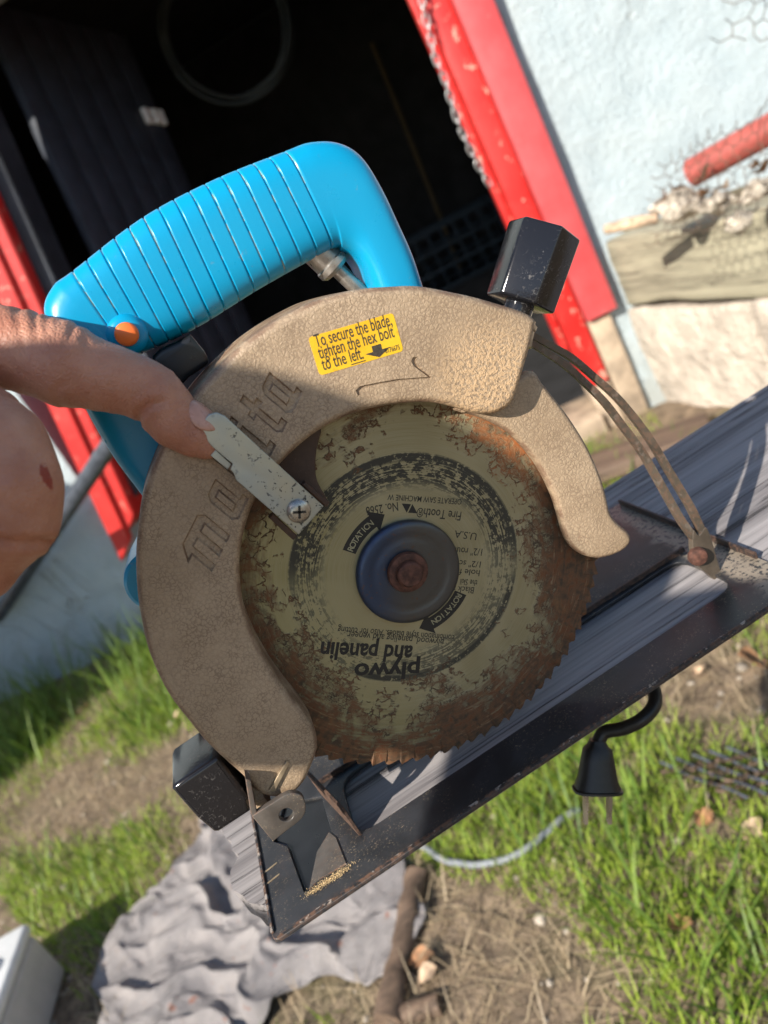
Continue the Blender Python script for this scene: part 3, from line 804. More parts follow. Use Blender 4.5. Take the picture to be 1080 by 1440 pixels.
# --- slotted depth quadrant
qo = curve([(96.41, 153.31), (101.87, 145.55), (108.99, 135.37), (115.3, 121.95), (121.55, 107.54), (126.26, 91.43), (129.07, 77.56), (131.04, 63.08), (132.87, 50.74), (134.36, 39.18), (134.79, 28.91), (135.16, 19.35)], 5)
qi = curve([(93.94, 151.99), (98.49, 144.69), (105.35, 133.24), (110.32, 121.95), (115.2, 109.03), (118.79, 94.34), (122.12, 80.2), (123.99, 65.82), (125.52, 52.09), (126.97, 39.72), (128.5, 31.26), (130.99, 20.76)], 5)
for q in (qo, qi):
    n = len(q); V, Fc = [], []
    for i, p in enumerate(q):
        t = (q[min(n - 1, i + 1)] - q[max(0, i - 1)]).normalized(); nn = Vector((-t.y, t.x)); w = 1.25 + .5 * (i / n)
        for sx, yy in ((-1, 6.4), (1, 6.4), (1, 9.6), (-1, 9.6)):
            V.append(mm((p.x + nn.x * w * sx, yy, p.y + nn.y * w * sx)))
    for i in range(n - 1):
        for j in range(4): Fc.append((i * 4 + j, i * 4 + (j + 1) % 4, i * 4 + 4 + (j + 1) % 4, i * 4 + 4 + j))
    Fc += [(0, 1, 2, 3), tuple((n - 1) * 4 + j for j in range(4))]
    pyobj('quadrant_bar', V, Fc, 'quadrant_steel', saw, 50)
plate('quadrant_foot', [curve([(130.52, 29.96), (132.12, 25.56), (136.82, 27.61), (137.56, 22.05), (136.65, 12.36), (135.58, -0.05), (135.42, -7.05), (132.91, -4.48), (128.66, 4.54), (125.46, 13.64), (126.57, 21.5)], 3, True)], 6.2, 9.8, .5, 'quadrant_steel', saw)
rv = [(127.1, 16.9)][0]
lathe('rivet', [(4.6, 0), (4.6, -2.2), (4.0, -3.2), (2.6, -3.7), (.4, -3.8)], 'rust_bolt', saw, (rv[0], 6.3, rv[1]), (.25, 1, -.1), 28)

# --- base plate: notch, window and upturned ends
by0, by1, bxa, bxb = -35, 122, -126, 152
win = [(-78.13, -11.62), (130.75, -10.83)]
wx0, wx1, wy0, wy1 = -79, 132, -9, 35
base_out = rounded([(bxa, by0), (bxb, by0), (bxb, by1), (bxa, by1)], 4)
window_loop = rounded([(wx0, wy0), (wx1, wy0), (wx1, wy1), (wx0 + 2, wy1)], 11)
notch = [(-117.56, 23.05), (-110.91, 13.31), (-108.34, -19.73), (-105.84, -21.38), (-98.13, -3.23), (-89.33, 4.22), (-88.65, 32.07), (-107.76, 44.56)]
base = plate('base_plate', [base_out, window_loop, notch], 0, 2.2, .5, 'base_paint', saw, plane='XY')
tag(base, 'black painted steel shoe with rust-worn edges')
def rail(name, a, b, h, th, mat='base_paint', parent=base):
    a, b = Vector((*a, 0)), Vector((*b, 0)); t = (b - a).normalized(); nn = Vector((-t.y, t.x, 0)) * th / 2
    bm = bmesh.new()
    vs_ = [bm.verts.new(mm((p + q + Vector((0, 0, z))))) for z in (2.1, h) for p, q in ((a, -nn), (b, -nn), (b, nn), (a, nn))]
    for f in ((0, 1, 2, 3), (4, 5, 6, 7), (0, 1, 5, 4), (1, 2, 6, 5), (2, 3, 7, 6), (3, 0, 4, 7)): bm.faces.new([vs_[i] for i in f])
    bmesh.ops.recalc_face_normals(bm, faces=bm.faces)
    bmesh.ops.bevel(bm, geom=bm.edges[:], offset=.0003, segments=2, affect='EDGES')
    return bmobj(name, bm, mat, parent, 40)
rail('edge_lip', (bxa + 2, by0 + .8), (bxb - 2, by0 + .8), 3.0, 1.5)
rail('edge_lip', (bxa + .8, by0 + 4), (bxa + .8, by1 - 8), 3.4, 1.5)
rail('rear_flange', (bxb - .9, -2), (bxb - .9, by1 - 3), 6, 1.5, 'shoe_paint')
rail('window_upstand', (wx0 - 9, 34), (wx0 + 2, -10), 20, 1.4, 'rusty_bracket')
rail('window_upstand', (wx0 - 9, wy1 + 6), (wx1 + 6, wy1 + 2.5), 5, 1.6, 'shoe_paint')
for p in [(-123.19, 5.98), (-122.43, -1.86)]:
    rail('gauge_mark', (bxa + .5, p[1]), (bxa + 8.5, p[1] + 1.2), 2.55, .9, 'brass_collar')

# --- front pivot: bracket with its hole, side strap, pivot rib, bevel knob
tabo = curve([(-105.13, 51.89), (-105.13, 51.89), (-95.4, 51.74), (-88.98, 51.46), (-85.88, 49.4), (-84.58, 45.92), (-86.49, 40.9), (-90.14, 38.07), (-97.31, 37.27), (-104.45, 36.47), (-104.45, 36.47)], 4, True)
hc = Vector([(-93.92, 43.61)][0])
hole = [hc + Vector((math.cos(a), math.sin(a))) * 2.9 for a in [2 * math.pi * k / 20 for k in range(20)]]
plate('pivot_bracket', [tabo, hole], -27, -24, .5, 'bracket_metal', saw)
lathe('pivot_pin', [(2.6, 0), (2.6, 30)], 'rust_bolt', saw, (hc.x, -19, hc.y), (0, 1, 0), 20)
plate('pivot_strap', [[(-98.51, 67.38), (-97.29, 65.63), (-102.8, 51.56), (-105.39, 49.98), (-104.79, 53.17)]], -26.5, 34, .4, 'bracket_metal', saw)
plate('pivot_post', [[(-99.77, 59.81), (-97.91, 55.07), (-99.21, 49.48), (-98.59, 44.79), (-105.23, 45.09)]], -17, 20, .5, 'lower_guard_paint', saw)
plate('guard_rib', [[(-95.35, 53.73), (-82.8, 60.85), (-82.37, 59.32), (-93.86, 51.73)]], -21.2, -19, .25, 'brass_collar', saw)
plate('notch_shade', [[(-119.52, 28.67), (-111.46, 17.03), (-109.78, -17.48), (-106.12, -20.54), (-98.27, -1.98), (-89.21, 6.35), (-88.26, 35.38), (-108.99, 49.42)]], .15, .5, 0, 'trigger_plastic_and_shade', base, plane='XY', smooth=0)  # black sheet added under the notch, standing in for the shade inside it
bk = [(-127.21, 73.43), (-125.37, 74.8), (-106.31, 75.5), (-105.19, 74.64), (-104.98, 52.46), (-108.05, 45.67), (-123.03, 45.56), (-124.6, 46.85), (-126.41, 56.36)]
plate('bevel_knob', [bk], -14, 16, 2.0, 'knob_plastic', saw, res=4)
plate('sawdust_guide', [[(-98.13, -3.23), (-90.16, 3.92), (-87.85, -2.36), (-87.2, -20.56), (-101.51, -19.24), (-105.84, -21.38)]], 2.0, 3.0, .2, 'bracket_metal', saw, plane='XY')
# loose sawdust lying along the notch
rs = random.Random(5); V, Fc = [], []
dpts = [(-105.93, -23.01), (-86.9, -23.08)]
for k in range(900):
    t = rs.random(); p = Vector(dpts[0]).lerp(Vector(dpts[1]), t) + Vector((rs.gauss(0, 2.2), rs.gauss(0, 1.1)))
    c = Vector((p.x, p.y, 2.35 + rs.random() * .5)); s = rs.uniform(.12, .42); i = len(V)
    q = [Vector((rs.gauss(0, 1), rs.gauss(0, 1), rs.gauss(0, .6))).normalized() * s for _ in range(4)]
    V += [(c + w) * .001 for w in q]; Fc += [(i, i + 1, i + 2), (i, i + 2, i + 3), (i, i + 3, i + 1), (i + 1, i + 3, i + 2)]
plain('sawdust', (.58, .42, .22), .95, 0, .2)
tag(pyobj('sawdust', V, Fc, 'sawdust', saw, 0), kind='stuff')

# --- power cord: over the far edge of the plank, under it, to the hanging plug
plug_c = (43.92, 21.86, -57.38); plug_e = (31.51, 16.47, -76.99); pr_e = (23.16, 12.14, -92.22)
loopp = [(50.56, 22.4, -53.59), (59.41, 16.22, -53.08), (69.22, 10.84, -49.94), (79.69, 15.09, -49.52), (85.34, 25.91, -47.16), (82.13, 46.46, -50.41)]
path = curve([plug_c] + loopp + [(100, 150, -45), (120, 195, -15), (118, 185, 12), (105, 130, 22), (70, 110, 40)], 8)
tube('power_cord', [mm(p) for p in path], .0036, 'rubber_black', saw, 14)
pc, pe = Vector(plug_c), Vector(plug_e); pd = (pe - pc).normalized()
camx = Vector((0.84665, -0.26054, -0.46402)); side = (camx - pd * camx.dot(pd)).normalized(); dep = pd.cross(side)
bm = bmesh.new(); rings = []
for f, w, d in ((-.12, 3.8, 3.8), (.0, 5.2, 4.6), (.08, 7.2, 5.6), (.3, 8.2, 6.4), (.7, 9.8, 7.4), (.93, 11.6, 8.2), (.95, 12.8, 8.8), (1.0, 12.8, 8.8)):
    c = pc.lerp(pe, f); ring = []
    for j in range(20):
        th = 2 * math.pi * j / 20; ct, s_ = math.cos(th), math.sin(th)
        ring.append(bm.verts.new((c + side * math.copysign(abs(ct) ** .6, ct) * w + dep * math.copysign(abs(s_) ** .6, s_) * d) * .001))
    rings.append(ring)
for A, B in zip(rings, rings[1:]):
    for j in range(20): bm.faces.new((A[j], A[(j + 1) % 20], B[(j + 1) % 20], B[j]))
bm.faces.new(rings[0]); bm.faces.new(rings[-1])
plug = bmobj('plug', bm, 'rubber_black', saw, 40)
for k in range(7):
    c = pc.lerp(pe, .3 + .075 * k); bm = bmesh.new(); b2 = [bm.verts.new((c + side * sx * 4 + dep * sd_ + pd * sp) * .001) for sx in (-1, 1) for sd_ in (-6.2 - .3 * k, -7.6 - .25 * k) for sp in (-.5, .5)]
    bmesh.ops.convex_hull(bm, input=bm.verts); bmobj('grip_rib', bm, 'rubber_black', plug, 0)
for sx in (-6.2, 6.2):
    bm = bmesh.new(); e = pd * 17
    for sp in (-.5, 17):
        for a, b in ((-.9, -3.2), (.9, -3.2), (.9, 3.2), (-.9, 3.2)):
            k = .6 if sp > 0 else 1; bm.verts.new((pe + side * (sx + a) + dep * b * k + pd * sp) * .001)
    bmesh.ops.convex_hull(bm, input=bm.verts); bmobj('prong', bm, 'prong_metal', plug, 30)

# ------------------------------------------------------------------ ground
rg = random.Random(11)
def gz(x, y):
    v = Vector((x, y, 0))
    return .018 * mnoise.noise(v * 2.1) + .010 * mnoise.noise(v * 7.3) + .0045 * mnoise.noise(v * 21)
def warp_axis(n, c):
    out = []
    for i in range(n + 1):
        u = 2 * i / n - 1; out.append(c + math.copysign(abs(u) ** 4 * 46 + abs(u) * 2.4, u))
    return out
gx, gy = warp_axis(230, -.4), warp_axis(230, 1.4)
V = [(x, y, gz(x, y) if abs(x + .4) < 5 and abs(y - 1.4) < 5 else 0) for y in gy for x in gx]
Fc = [(j * 231 + i, j * 231 + i + 1, (j + 1) * 231 + i + 1, (j + 1) * 231 + i) for j in range(230) for i in range(230)]
tag(pyobj('ground', V, Fc, 'soil', None, 180), kind='structure')

# ------------------------------------------------------------------ the shed wall, door frame and dark inside
WA, W0 = -0.3490658503988659, Vector((-1.1612, 3.0074, 0.0))
SV = Vector((math.cos(WA), math.sin(WA), 0)); NV = Vector((math.sin(WA), -math.cos(WA), 0))
def WP(s, h, d=0): return W0 + SV * s + NV * d + Vector((0, 0, h))
def wobj(o):
    o.location = W0; o.rotation_euler = (0, 0, WA); return o
def wbox(name, s0, s1, h0, h1, d0, d1, mat, parent=None, bevel=.004, wav=0):
    """box in wall coordinates (along, up, towards the camera)"""
    bm = bmesh.new(); o_ = Vector(((s0 + s1) / 2, -(d0 + d1) / 2, h0))
    bm_box(bm, Vector((s0, -d1, h0)) - o_, Vector((s1, -d0, h1)) - o_, bevel)
    o = bmobj(name, bm, mat, parent, 35)
    if parent is None: o.location = WP(o_.x, h0, -o_.y); o.rotation_euler = (0, 0, WA)
    else: o.location = o_
    return o
shed = wobj(empty('shed', W0, 'pale blue stuccoed shed with red door frame and dark open doorway', 'shed'))
shed.location = W0; shed.rotation_euler = (0, 0, WA)
JL, JR = .62, 2.43
# stuccoed wall to the right of the door, its surface slightly uneven
def stucco(name, s0, s1, h0, h1, th=.2):
    n, mrow = int((s1 - s0) / .03), int((h1 - h0) / .03); V, Fc = [], []
    for j in range(mrow + 1):
        for i in range(n + 1):
            s, h = s0 + (s1 - s0) * i / n, h0 + (h1 - h0) * j / mrow
            v = Vector((s, h, 3.1))
            V.append((s, -.010 * mnoise.noise(v * 3) - .005 * mnoise.noise(v * 9), h))
    w = n + 1
    Fc = [(j * w + i, j * w + i + 1, (j + 1) * w + i + 1, (j + 1) * w + i) for j in range(mrow) for i in range(n)]
    b = len(V); V += [(s0, th, h0), (s1, th, h0), (s1, th, h1), (s0, th, h1)]
    Fc += [tuple([b, b + 1] + [i for i in range(n, -1, -1)]), tuple([b + 3, b + 2] + [mrow * w + i for i in range(n, -1, -1)]),
           tuple([b, b + 3] + [j * w for j in range(mrow, -1, -1)]), tuple([b + 1, b + 2] + [j * w + n for j in range(mrow, -1, -1)]), (b, b + 1, b + 2, b + 3)]
    return pyobj(name, V, Fc, 'wall_paint', shed, 60)
stucco('wall', 2.50, 5.6, -.1, 2.9)
stucco('wall', -2.6, .56, -.1, 2.9)
wbox('lintel', .56, 2.5, 2.15, 2.9, -.2, -.012, 'wall_paint', shed)
# inner box of the shed
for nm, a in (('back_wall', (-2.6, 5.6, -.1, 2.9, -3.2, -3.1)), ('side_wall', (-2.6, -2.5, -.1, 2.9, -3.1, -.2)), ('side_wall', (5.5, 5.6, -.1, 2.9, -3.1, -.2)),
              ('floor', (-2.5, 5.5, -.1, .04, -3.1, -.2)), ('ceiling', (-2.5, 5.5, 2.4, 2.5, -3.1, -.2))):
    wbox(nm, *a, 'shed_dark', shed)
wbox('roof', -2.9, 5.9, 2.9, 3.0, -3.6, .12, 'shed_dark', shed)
# right jamb, stop and trim board
wbox('jamb', 2.415, 2.492, .16, 2.15, -.20, .022, 'red_paint', shed, .006)
wbox('door_stop', 2.39, 2.413, .30, 2.14, -.16, -.06, 'red_paint', shed, .004)
wbox('trim_board', 2.494, 2.60, .385, 2.2, .014, .058, 'pink_paint', shed, .005)
wbox('jamb_foot', 2.497, 2.575, -.05, .375, -.05, .034, 'bare_jamb', shed, .008)
wbox('jamb_foot', 2.415, 2.490, -.05, .155, -.18, .03, 'bare_jamb', shed, .008)
wbox('threshold', .56, 2.42, -.08, .07, -.22, .06, 'bare_jamb', shed, .01)
# left frame leans a little
def slanted(name, quad, d0, d1, mat, parent=shed, bevel=.005):
    bm = bmesh.new(); vs_ = [bm.verts.new((s, -d, h)) for d in (d1, d0) for s, h in quad]
    for f in ((0, 1, 2, 3), (7, 6, 5, 4), (0, 4, 5, 1), (1, 5, 6, 2), (2, 6, 7, 3), (3, 7, 4, 0)): bm.faces.new([vs_[i] for i in f])
    bmesh.ops.recalc_face_normals(bm, faces=bm.faces); bmesh.ops.bevel(bm, geom=bm.edges[:], offset=bevel, segments=2, affect='EDGES')
    return bmobj(name, bm, mat, parent, 35)
lq = [(0.5278, 0.3442), (0.6769, 0.4588), (0.9022, 1.5814), (0.7305, 1.4466)]
(l0, l1, l2, l3) = [Vector(p) for p in lq]
up = (l2 - l1).normalized()
ql = [l0, l1, l1 + up * 1.75, l1 + up * 1.75 + (l0 - l1)]
mid_b, mid_t = l1.lerp(l0, .42), ql[2].lerp(ql[3], .42)
slanted('trim_board', [ql[0], mid_b - up * .0, mid_t, ql[3]], .0, .042, 'red_paint')
slanted('jamb', [mid_b + up * .03, ql[1] + up * .03, ql[2], mid_t], -.16, .022, 'red_paint')
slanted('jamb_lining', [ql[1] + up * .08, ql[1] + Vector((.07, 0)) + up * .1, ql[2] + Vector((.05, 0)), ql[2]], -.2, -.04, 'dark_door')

# door leaf swung inwards, of upright boards
leaf = empty('door', WP(.93, .08, -.05), 'dark grey board door standing open inward at left of the doorway', 'door')
de = [(1.3179, 2.2178), (1.0504, 0.8931)]
leaf_end = Vector((sum(p[0] for p in de) / 2, .72)); hinge = Vector((.93, .05)); dirv = leaf_end - hinge
leaf.rotation_euler = (Matrix.Rotation(WA + math.atan2(dirv.y, dirv.x), 3, 'Z') @ Matrix.Rotation(math.radians(11), 3, 'Y')).to_euler(); leaf.location.z += .2
LL = dirv.length; nb = 6
for k in range(nb):
    box('board', (LL * k / nb + .002, -.018, 0), (LL * (k + 1) / nb - .002, .018, 2.03), 'dark_door', leaf, .004)
for z in (.25, 1.5): box('ledge', (.02, .019, z), (LL - .02, .04, z + .12), 'dark_door', leaf, .003)
hz = [(1.3211, 1.839)][0][1]
hs = empty('hasp_plate', (0, 0, 0)); hs.parent = leaf; hs.location = (LL - .06, -.02, hz - .17); hs.scale = (1.8, 1.8, 1.8)
for a, b in (((-.035, -.012, -.018), (-.018, 0, .018)), ((.02, -.012, -.018), (.032, 0, .018)), ((-.018, -.010, .008), (.02, 0, .017)), ((-.018, -.010, -.017), (.02, 0, -.008)), ((-.005, -.016, -.016), (.006, -.002, .016))):
    box('hasp_bar', a, b, 'chrome_hasp', hs, .002)

# chain down the edge of the right jamb
ch = empty('chain', WP(2.40, .9, .06), 'galvanised chain hanging along inner edge of the right red jamb', 'chain')
cp = [Vector((s, -.045, h)) for s, h in [(2.4296, 1.5222), (2.4109, 1.4524), (2.3995, 1.3871), (2.386, 1.3215), (2.3859, 1.2579), (2.3781, 1.1972), (2.3724, 1.1452), (2.3706, 1.0904), (2.3726, 1.0327), (2.3765, 0.9778), (2.3835, 0.9182)]]
cpth = curve(cp, 30)
tl = []
acc = 0; last = cpth[0]
for q in cpth[1:]:
    acc += (q - last).length
    if acc > .026: tl.append(q); acc = 0
    last = q
rot = Matrix.Rotation(WA, 4, 'Z')
lk = None
for i, q in enumerate(tl):
    t = (tl[min(len(tl) - 1, i + 1)] - tl[max(0, i - 1)]).normalized()
    if lk is None:
        pts = []
        for k in range(20):
            a = 2 * math.pi * k / 20; pts.append(Vector((.0085 * math.cos(a), 0, .011 * math.sin(a) + math.copysign(.007, math.sin(a)) * (abs(math.sin(a)) > .01))))
        Vv, Ff = tube_data(pts + [pts[0]], .0030, 7, False)
        o = pyobj('chain_link', Vv, Ff, 'galvanised', ch, 180); lk = o
    else:
        o = lk.copy(); COL.objects.link(o); o.parent = ch
    wpos = W0 + rot.to_3x3() @ q
    o.location = wpos - ch.location
    tw = rot.to_3x3() @ t
    o.rotation_euler = (tw.to_track_quat('Z', 'Y').to_matrix() @ Matrix.Rotation((i % 2) * math.pi / 2 + rg.uniform(-.3, .3), 3, 'Z')).to_euler()

# things in the dark: coiled hose, blue crate, upright handle
def coil(name, c, r, n, mat, label, cat, rad=.008, tilt=0):
    o0 = Vector(c); pts = []
    for k in range(n * 28):
        a = 2 * math.pi * k / 28; rr = r * (1 + .06 * math.sin(k * .31)) + .012 * (k // 28) / n
        pts.append(Vector((rr * math.cos(a), .02 * math.sin(k * .7) + .01 * k / 28, rr * math.sin(a))))
    o = tube(name, pts, rad, mat, None, 8); o.location = o0; o.rotation_euler = (0, 0, WA); return tag(o, label, cat)
hp = [(1.7306, 1.9416)][0]
coil('coiled_hose', WP(hp[0], hp[1], -1.0), .26, 4, 'hose_green', 'coil of dark green hose hanging in the dark doorway', 'hose', .009)
cr = [(1.9173, 0.788), (2.5163, 0.4762)]
def crate(name, s0, s1, h0, d0, d1, hh, label):
    e = empty(name, WP((s0 + s1) / 2, h0, (d0 + d1) / 2), label, 'crate', rotz=WA)
    w, d = (s1 - s0) / 2, (d1 - d0) / 2
    for sgn in (-1, 1):
        n = 7; cell = 2 * w / n
        for rz in range(4):
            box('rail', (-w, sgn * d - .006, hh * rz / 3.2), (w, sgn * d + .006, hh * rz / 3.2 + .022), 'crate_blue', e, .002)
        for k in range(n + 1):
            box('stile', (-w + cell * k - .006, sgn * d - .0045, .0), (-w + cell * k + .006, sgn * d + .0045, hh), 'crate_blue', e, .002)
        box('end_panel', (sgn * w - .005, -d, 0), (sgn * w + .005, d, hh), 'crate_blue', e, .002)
    box('bottom', (-w, -d, .0), (w, d, .008), 'crate_blue', e, .001)
    return e
crate('plastic_crate', cr[0][0], cr[1][0], .42, -2.6, -2.15, .36, 'blue plastic crate in the dark doorway beside the red jamb')
bx0 = empty('storage_box', WP((cr[0][0] + cr[1][0]) / 2, .045, -2.38), 'dark wooden box under the blue crate in the doorway', 'box', rotz=WA)
box('box_body', (-.36, -.24, 0), (.36, .24, .35), 'shed_dark', bx0, .006); box('box_cover', (-.37, -.25, .351), (.37, .25, .372), 'shed_dark', bx0, .004)
sp = [(2.2809, 1.4785), (2.1418, 0.8513)]
tag(tube('broom_handle', [WP(sp[1][0] + .02, .045, -2.7), WP(sp[0][0], 1.9, -2.9)], .012, 'handle_yellow'), 'yellowish wooden handle leaning upright inside the dark doorway', 'handle')

# dark pipe leaning in front of the left post
pp = [Vector((-0.3096, 2.17084, 0.84461)), Vector((*[(-1.9517, 3.6909)][0], .02))]
pdv = (pp[1] - pp[0]); pts = [pp[0] + pdv * k / 8 for k in range(9)]
tag(tube('steel_pipe', pts, .029, 'pipe_dark', None, 18), 'dark grey steel pipe leaning across the left red post', 'pipe')

# off to the left: unseen board fence, added to shade the foot of the wall
fn = empty('shade_fence', (-2.15, 2.33, 0), 'plain wooden board fence added out of view at left to cast shade', 'fence', rotz=math.pi / 2)
for k in range(9): box('board', (-.62 + k * .14, -.012, .03), (-.62 + k * .14 + .136, .012, 2.0 + .02 * (k % 3)), 'brown_wood', fn, .003)
for z in (.35, 1.35): box('rail', (-.62, .0125, z), (.64, .05, z + .09), 'brown_wood', fn, .003)

# ------------------------------------------------------------------ raised bed at the right: footing, timber, rubble
bed = empty('raised_bed', (1.45, 1.5, 0), 'beige concrete raised bed topped by a grey timber against the wall', 'raised bed')
def rough_block(name, a, b, mat, parent, amp=.012, n=14, seed=0, loc=(0, 0, 0)):
    bm = bmesh.new(); bm_box(bm, a, b, .012, 2)
    bmesh.ops.subdivide_edges(bm, edges=bm.edges[:], cuts=n, use_grid_fill=True)
    for v in bm.verts:
        q = v.co * 6 + Vector((seed, seed * 2, 0))
        v.co += Vector((mnoise.noise(q), mnoise.noise(q + Vector((9, 0, 0))), mnoise.noise(q + Vector((0, 9, 0))))) * amp + Vector((1, 0, 0)) * mnoise.noise(v.co * 25) * amp * .4
    return bmobj(name, bm, mat, parent, 40, loc)
rough_block('footing_block', (-.135, .02, -.05), (.0, .62, .35), 'concrete', bed, .014, 8, 1)
rough_block('footing_block', (-.145, -.42, -.05), (-.01, .005, .36), 'concrete', bed, .014, 8, 2)
rough_block('footing_block', (-.138, -.95, -.05), (-.0, -.435, .355), 'concrete', bed, .014, 8, 3)
tm = rough_block('timber', (-.55, -.065, -.11), (.55, .065, .115), 'grey_timber', bed, .012, 12, 4)
tm.location = (-.075, .03, .48); tm.rotation_euler = (0, 0, math.radians(90))
rough_block('bed_soil', (.0, -.95, .0), (1.4, .62, .55), 'soil', bed, .03, 10, 5)
def stone(name, c, r, mat, label, seed, sq=(1, 1, .7), group='stones on the raised bed'):
    bm = bmesh.new(); bmesh.ops.create_icosphere(bm, subdivisions=4, radius=1)
    for v in bm.verts:
        n = v.co.copy(); k = 1 + .5 * mnoise.noise(n * 1.3 + Vector((seed, 0, 0))) - .35 * abs(mnoise.noise(n * 2.6 + Vector((seed, 4, 0)))) + .08 * mnoise.noise(n * 4 + Vector((0, seed, 0)))
        v.co = Vector((n.x * sq[0], n.y * sq[1], n.z * sq[2])) * r * k
    o = bmobj(name, bm, mat, None, 60, c); o.rotation_euler = (0, 0, seed)
    return tag(o, label, 'stone', group)
for i, (px, dp, r, lb) in enumerate((
    ((1.2344, 1.53782, 0.67663), 0, .060, 'large pale stone on the end of the grey timber'),
    ((1.23313, 1.39384, 0.66047), 0, .040, 'small pale stone beside the large stone on the timber'),
    ((1.22786, 1.25936, 0.67023), 0, .034, 'rusty pale stone under the red pipe at picture edge'),
    ((1.14831, 1.23462, 0.63374), 0, .030, 'grey stone lying on the timber near picture edge'))):
    stone('stone', px, r, 'stone_pale', lb, i + 1.3)
tag(tube('clay_pipe', [Vector((1.30478, 1.5478, 0.72885)), Vector((1.40319, 1.35355, 0.7547)), Vector((1.54477, 1.08372, 0.79215))], .036, 'pipe_red', None, 22), 'brick red pipe lying on the raised bed against the wall', 'pipe')
tag(tube('broken_stub', [Vector((1.08593, 1.64797, 0.69839)), Vector((1.11501, 1.59951, 0.69136)), Vector((1.17112, 1.54464, 0.675))], [.013, .016, .014], 'leaf_pale', None, 12), 'short pinkish stick end poking out above the grey timber', 'stick')

def chicken_wire(name, o, ux, vy, nu, nv, cell, label, bend, rad=.0011, seed=0):
    """hexagonal netting as thin round wires"""
    rr = random.Random(seed); V, Fc = [], []; ux, vy = Vector(ux).normalized(), Vector(vy).normalized(); nn = ux.cross(vy)
    def P(u, v):
        p = ux * u + vy * v
        b = bend * mnoise.noise(Vector((u * 7, v * 7, seed))) + bend * .5 * mnoise.noise(Vector((u * 19, v * 19, seed + 3)))
        return p + nn * b + ux * b * .4
    for j in range(nv):
        for i in range(nu):
            cx, cy = (i + .5 * (j % 2)) * cell, j * cell * .78
            h = [P(cx, cy), P(cx + cell * .5, cy + cell * .26), P(cx + cell * .5, cy + cell * .78), P(cx - cell * .5, cy + cell * .26)]
            for a, b in ((h[0], h[1]), (h[1], h[2]), (h[0], h[3])):
                if rr.random() < .06: continue
                v_, f_ = tube_data([a, (a + b) / 2 + nn * rr.uniform(-.002, .002), b], rad, 5, False); k = len(V)
                V += v_; Fc += [tuple(q + k for q in f) for f in f_]
    ob = pyobj(name, V, Fc, 'wire_dark', None, 180, o)
    return tag(ob, label, 'wire netting')
cxv = Vector((0.84665, -0.26054, -0.46402)); cyv = Vector((0.52075, 0.22603, 0.82324))
chicken_wire('wire_netting', Vector((1.25289, 1.258, 0.98051)), cxv, cyv + NV * .3, 8, 8, .040, 'rusty chicken wire curling in at the top right corner', .05, .0011, 3)
chicken_wire('wire_netting', Vector((1.07469, 1.49163, 0.6434)) + NV * .06, (.15, -1, .05), (.5, .1, .75), 22, 8, .034, 'tangled chicken wire draped over the grey timber', .05, .0011, 8)
for i in range(9):
    p = Vector((1.22196, 1.49427, 0.70036)).lerp(Vector((1.23986, 1.20714, 0.70786)), rg.random()) + Vector((rg.uniform(-.05, .08), rg.uniform(-.06, .06), rg.uniform(-.01, .03)))
    bm = bmesh.new(); n = 7; a0 = rg.uniform(0, 6.3)
    vs_ = [bm.verts.new((.026 * (k / n - .5) * 2, .012 * math.sin(math.pi * min(1, k / n + .02)) * sd_, .006 * math.sin(k * 1.1) + .004 * abs(sd_))) for k in range(n + 1) for sd_ in (-1, 0, 1)]
    for k in range(n):
        for q in range(2): bm.faces.new((vs_[k * 3 + q], vs_[k * 3 + q + 1], vs_[k * 3 + q + 4], vs_[k * 3 + q + 3]))
    bmesh.ops.solidify(bm, geom=bm.faces[:], thickness=.0006)
    o = bmobj('dry_leaf', bm, 'leaf_dry' if i % 3 else 'leaf_pale', None, 60, p); o.rotation_euler = (rg.uniform(-.7, .7), rg.uniform(-.7, .7), a0)
    tag(o, 'curled brown dry leaf among the rubble on the raised bed', 'leaf', 'dry leaves in the rubble')

# brown board on the ground beyond the plank
b0, b1 = [Vector((*p, 0)) for p in [(0.8253, 1.9659), (1.2159, 1.726)]]
bb = box('brown_board', (0, -.16, 0), ((b1 - b0).length, .0, .045), 'brown_wood', None, .006, b0 + Vector((0, 0, .012)))
bb.rotation_euler = (0, 0, math.atan2((b1 - b0).y, (b1 - b0).x)); tag(bb, 'brown wooden board on the ground between plank and raised bed', 'board')

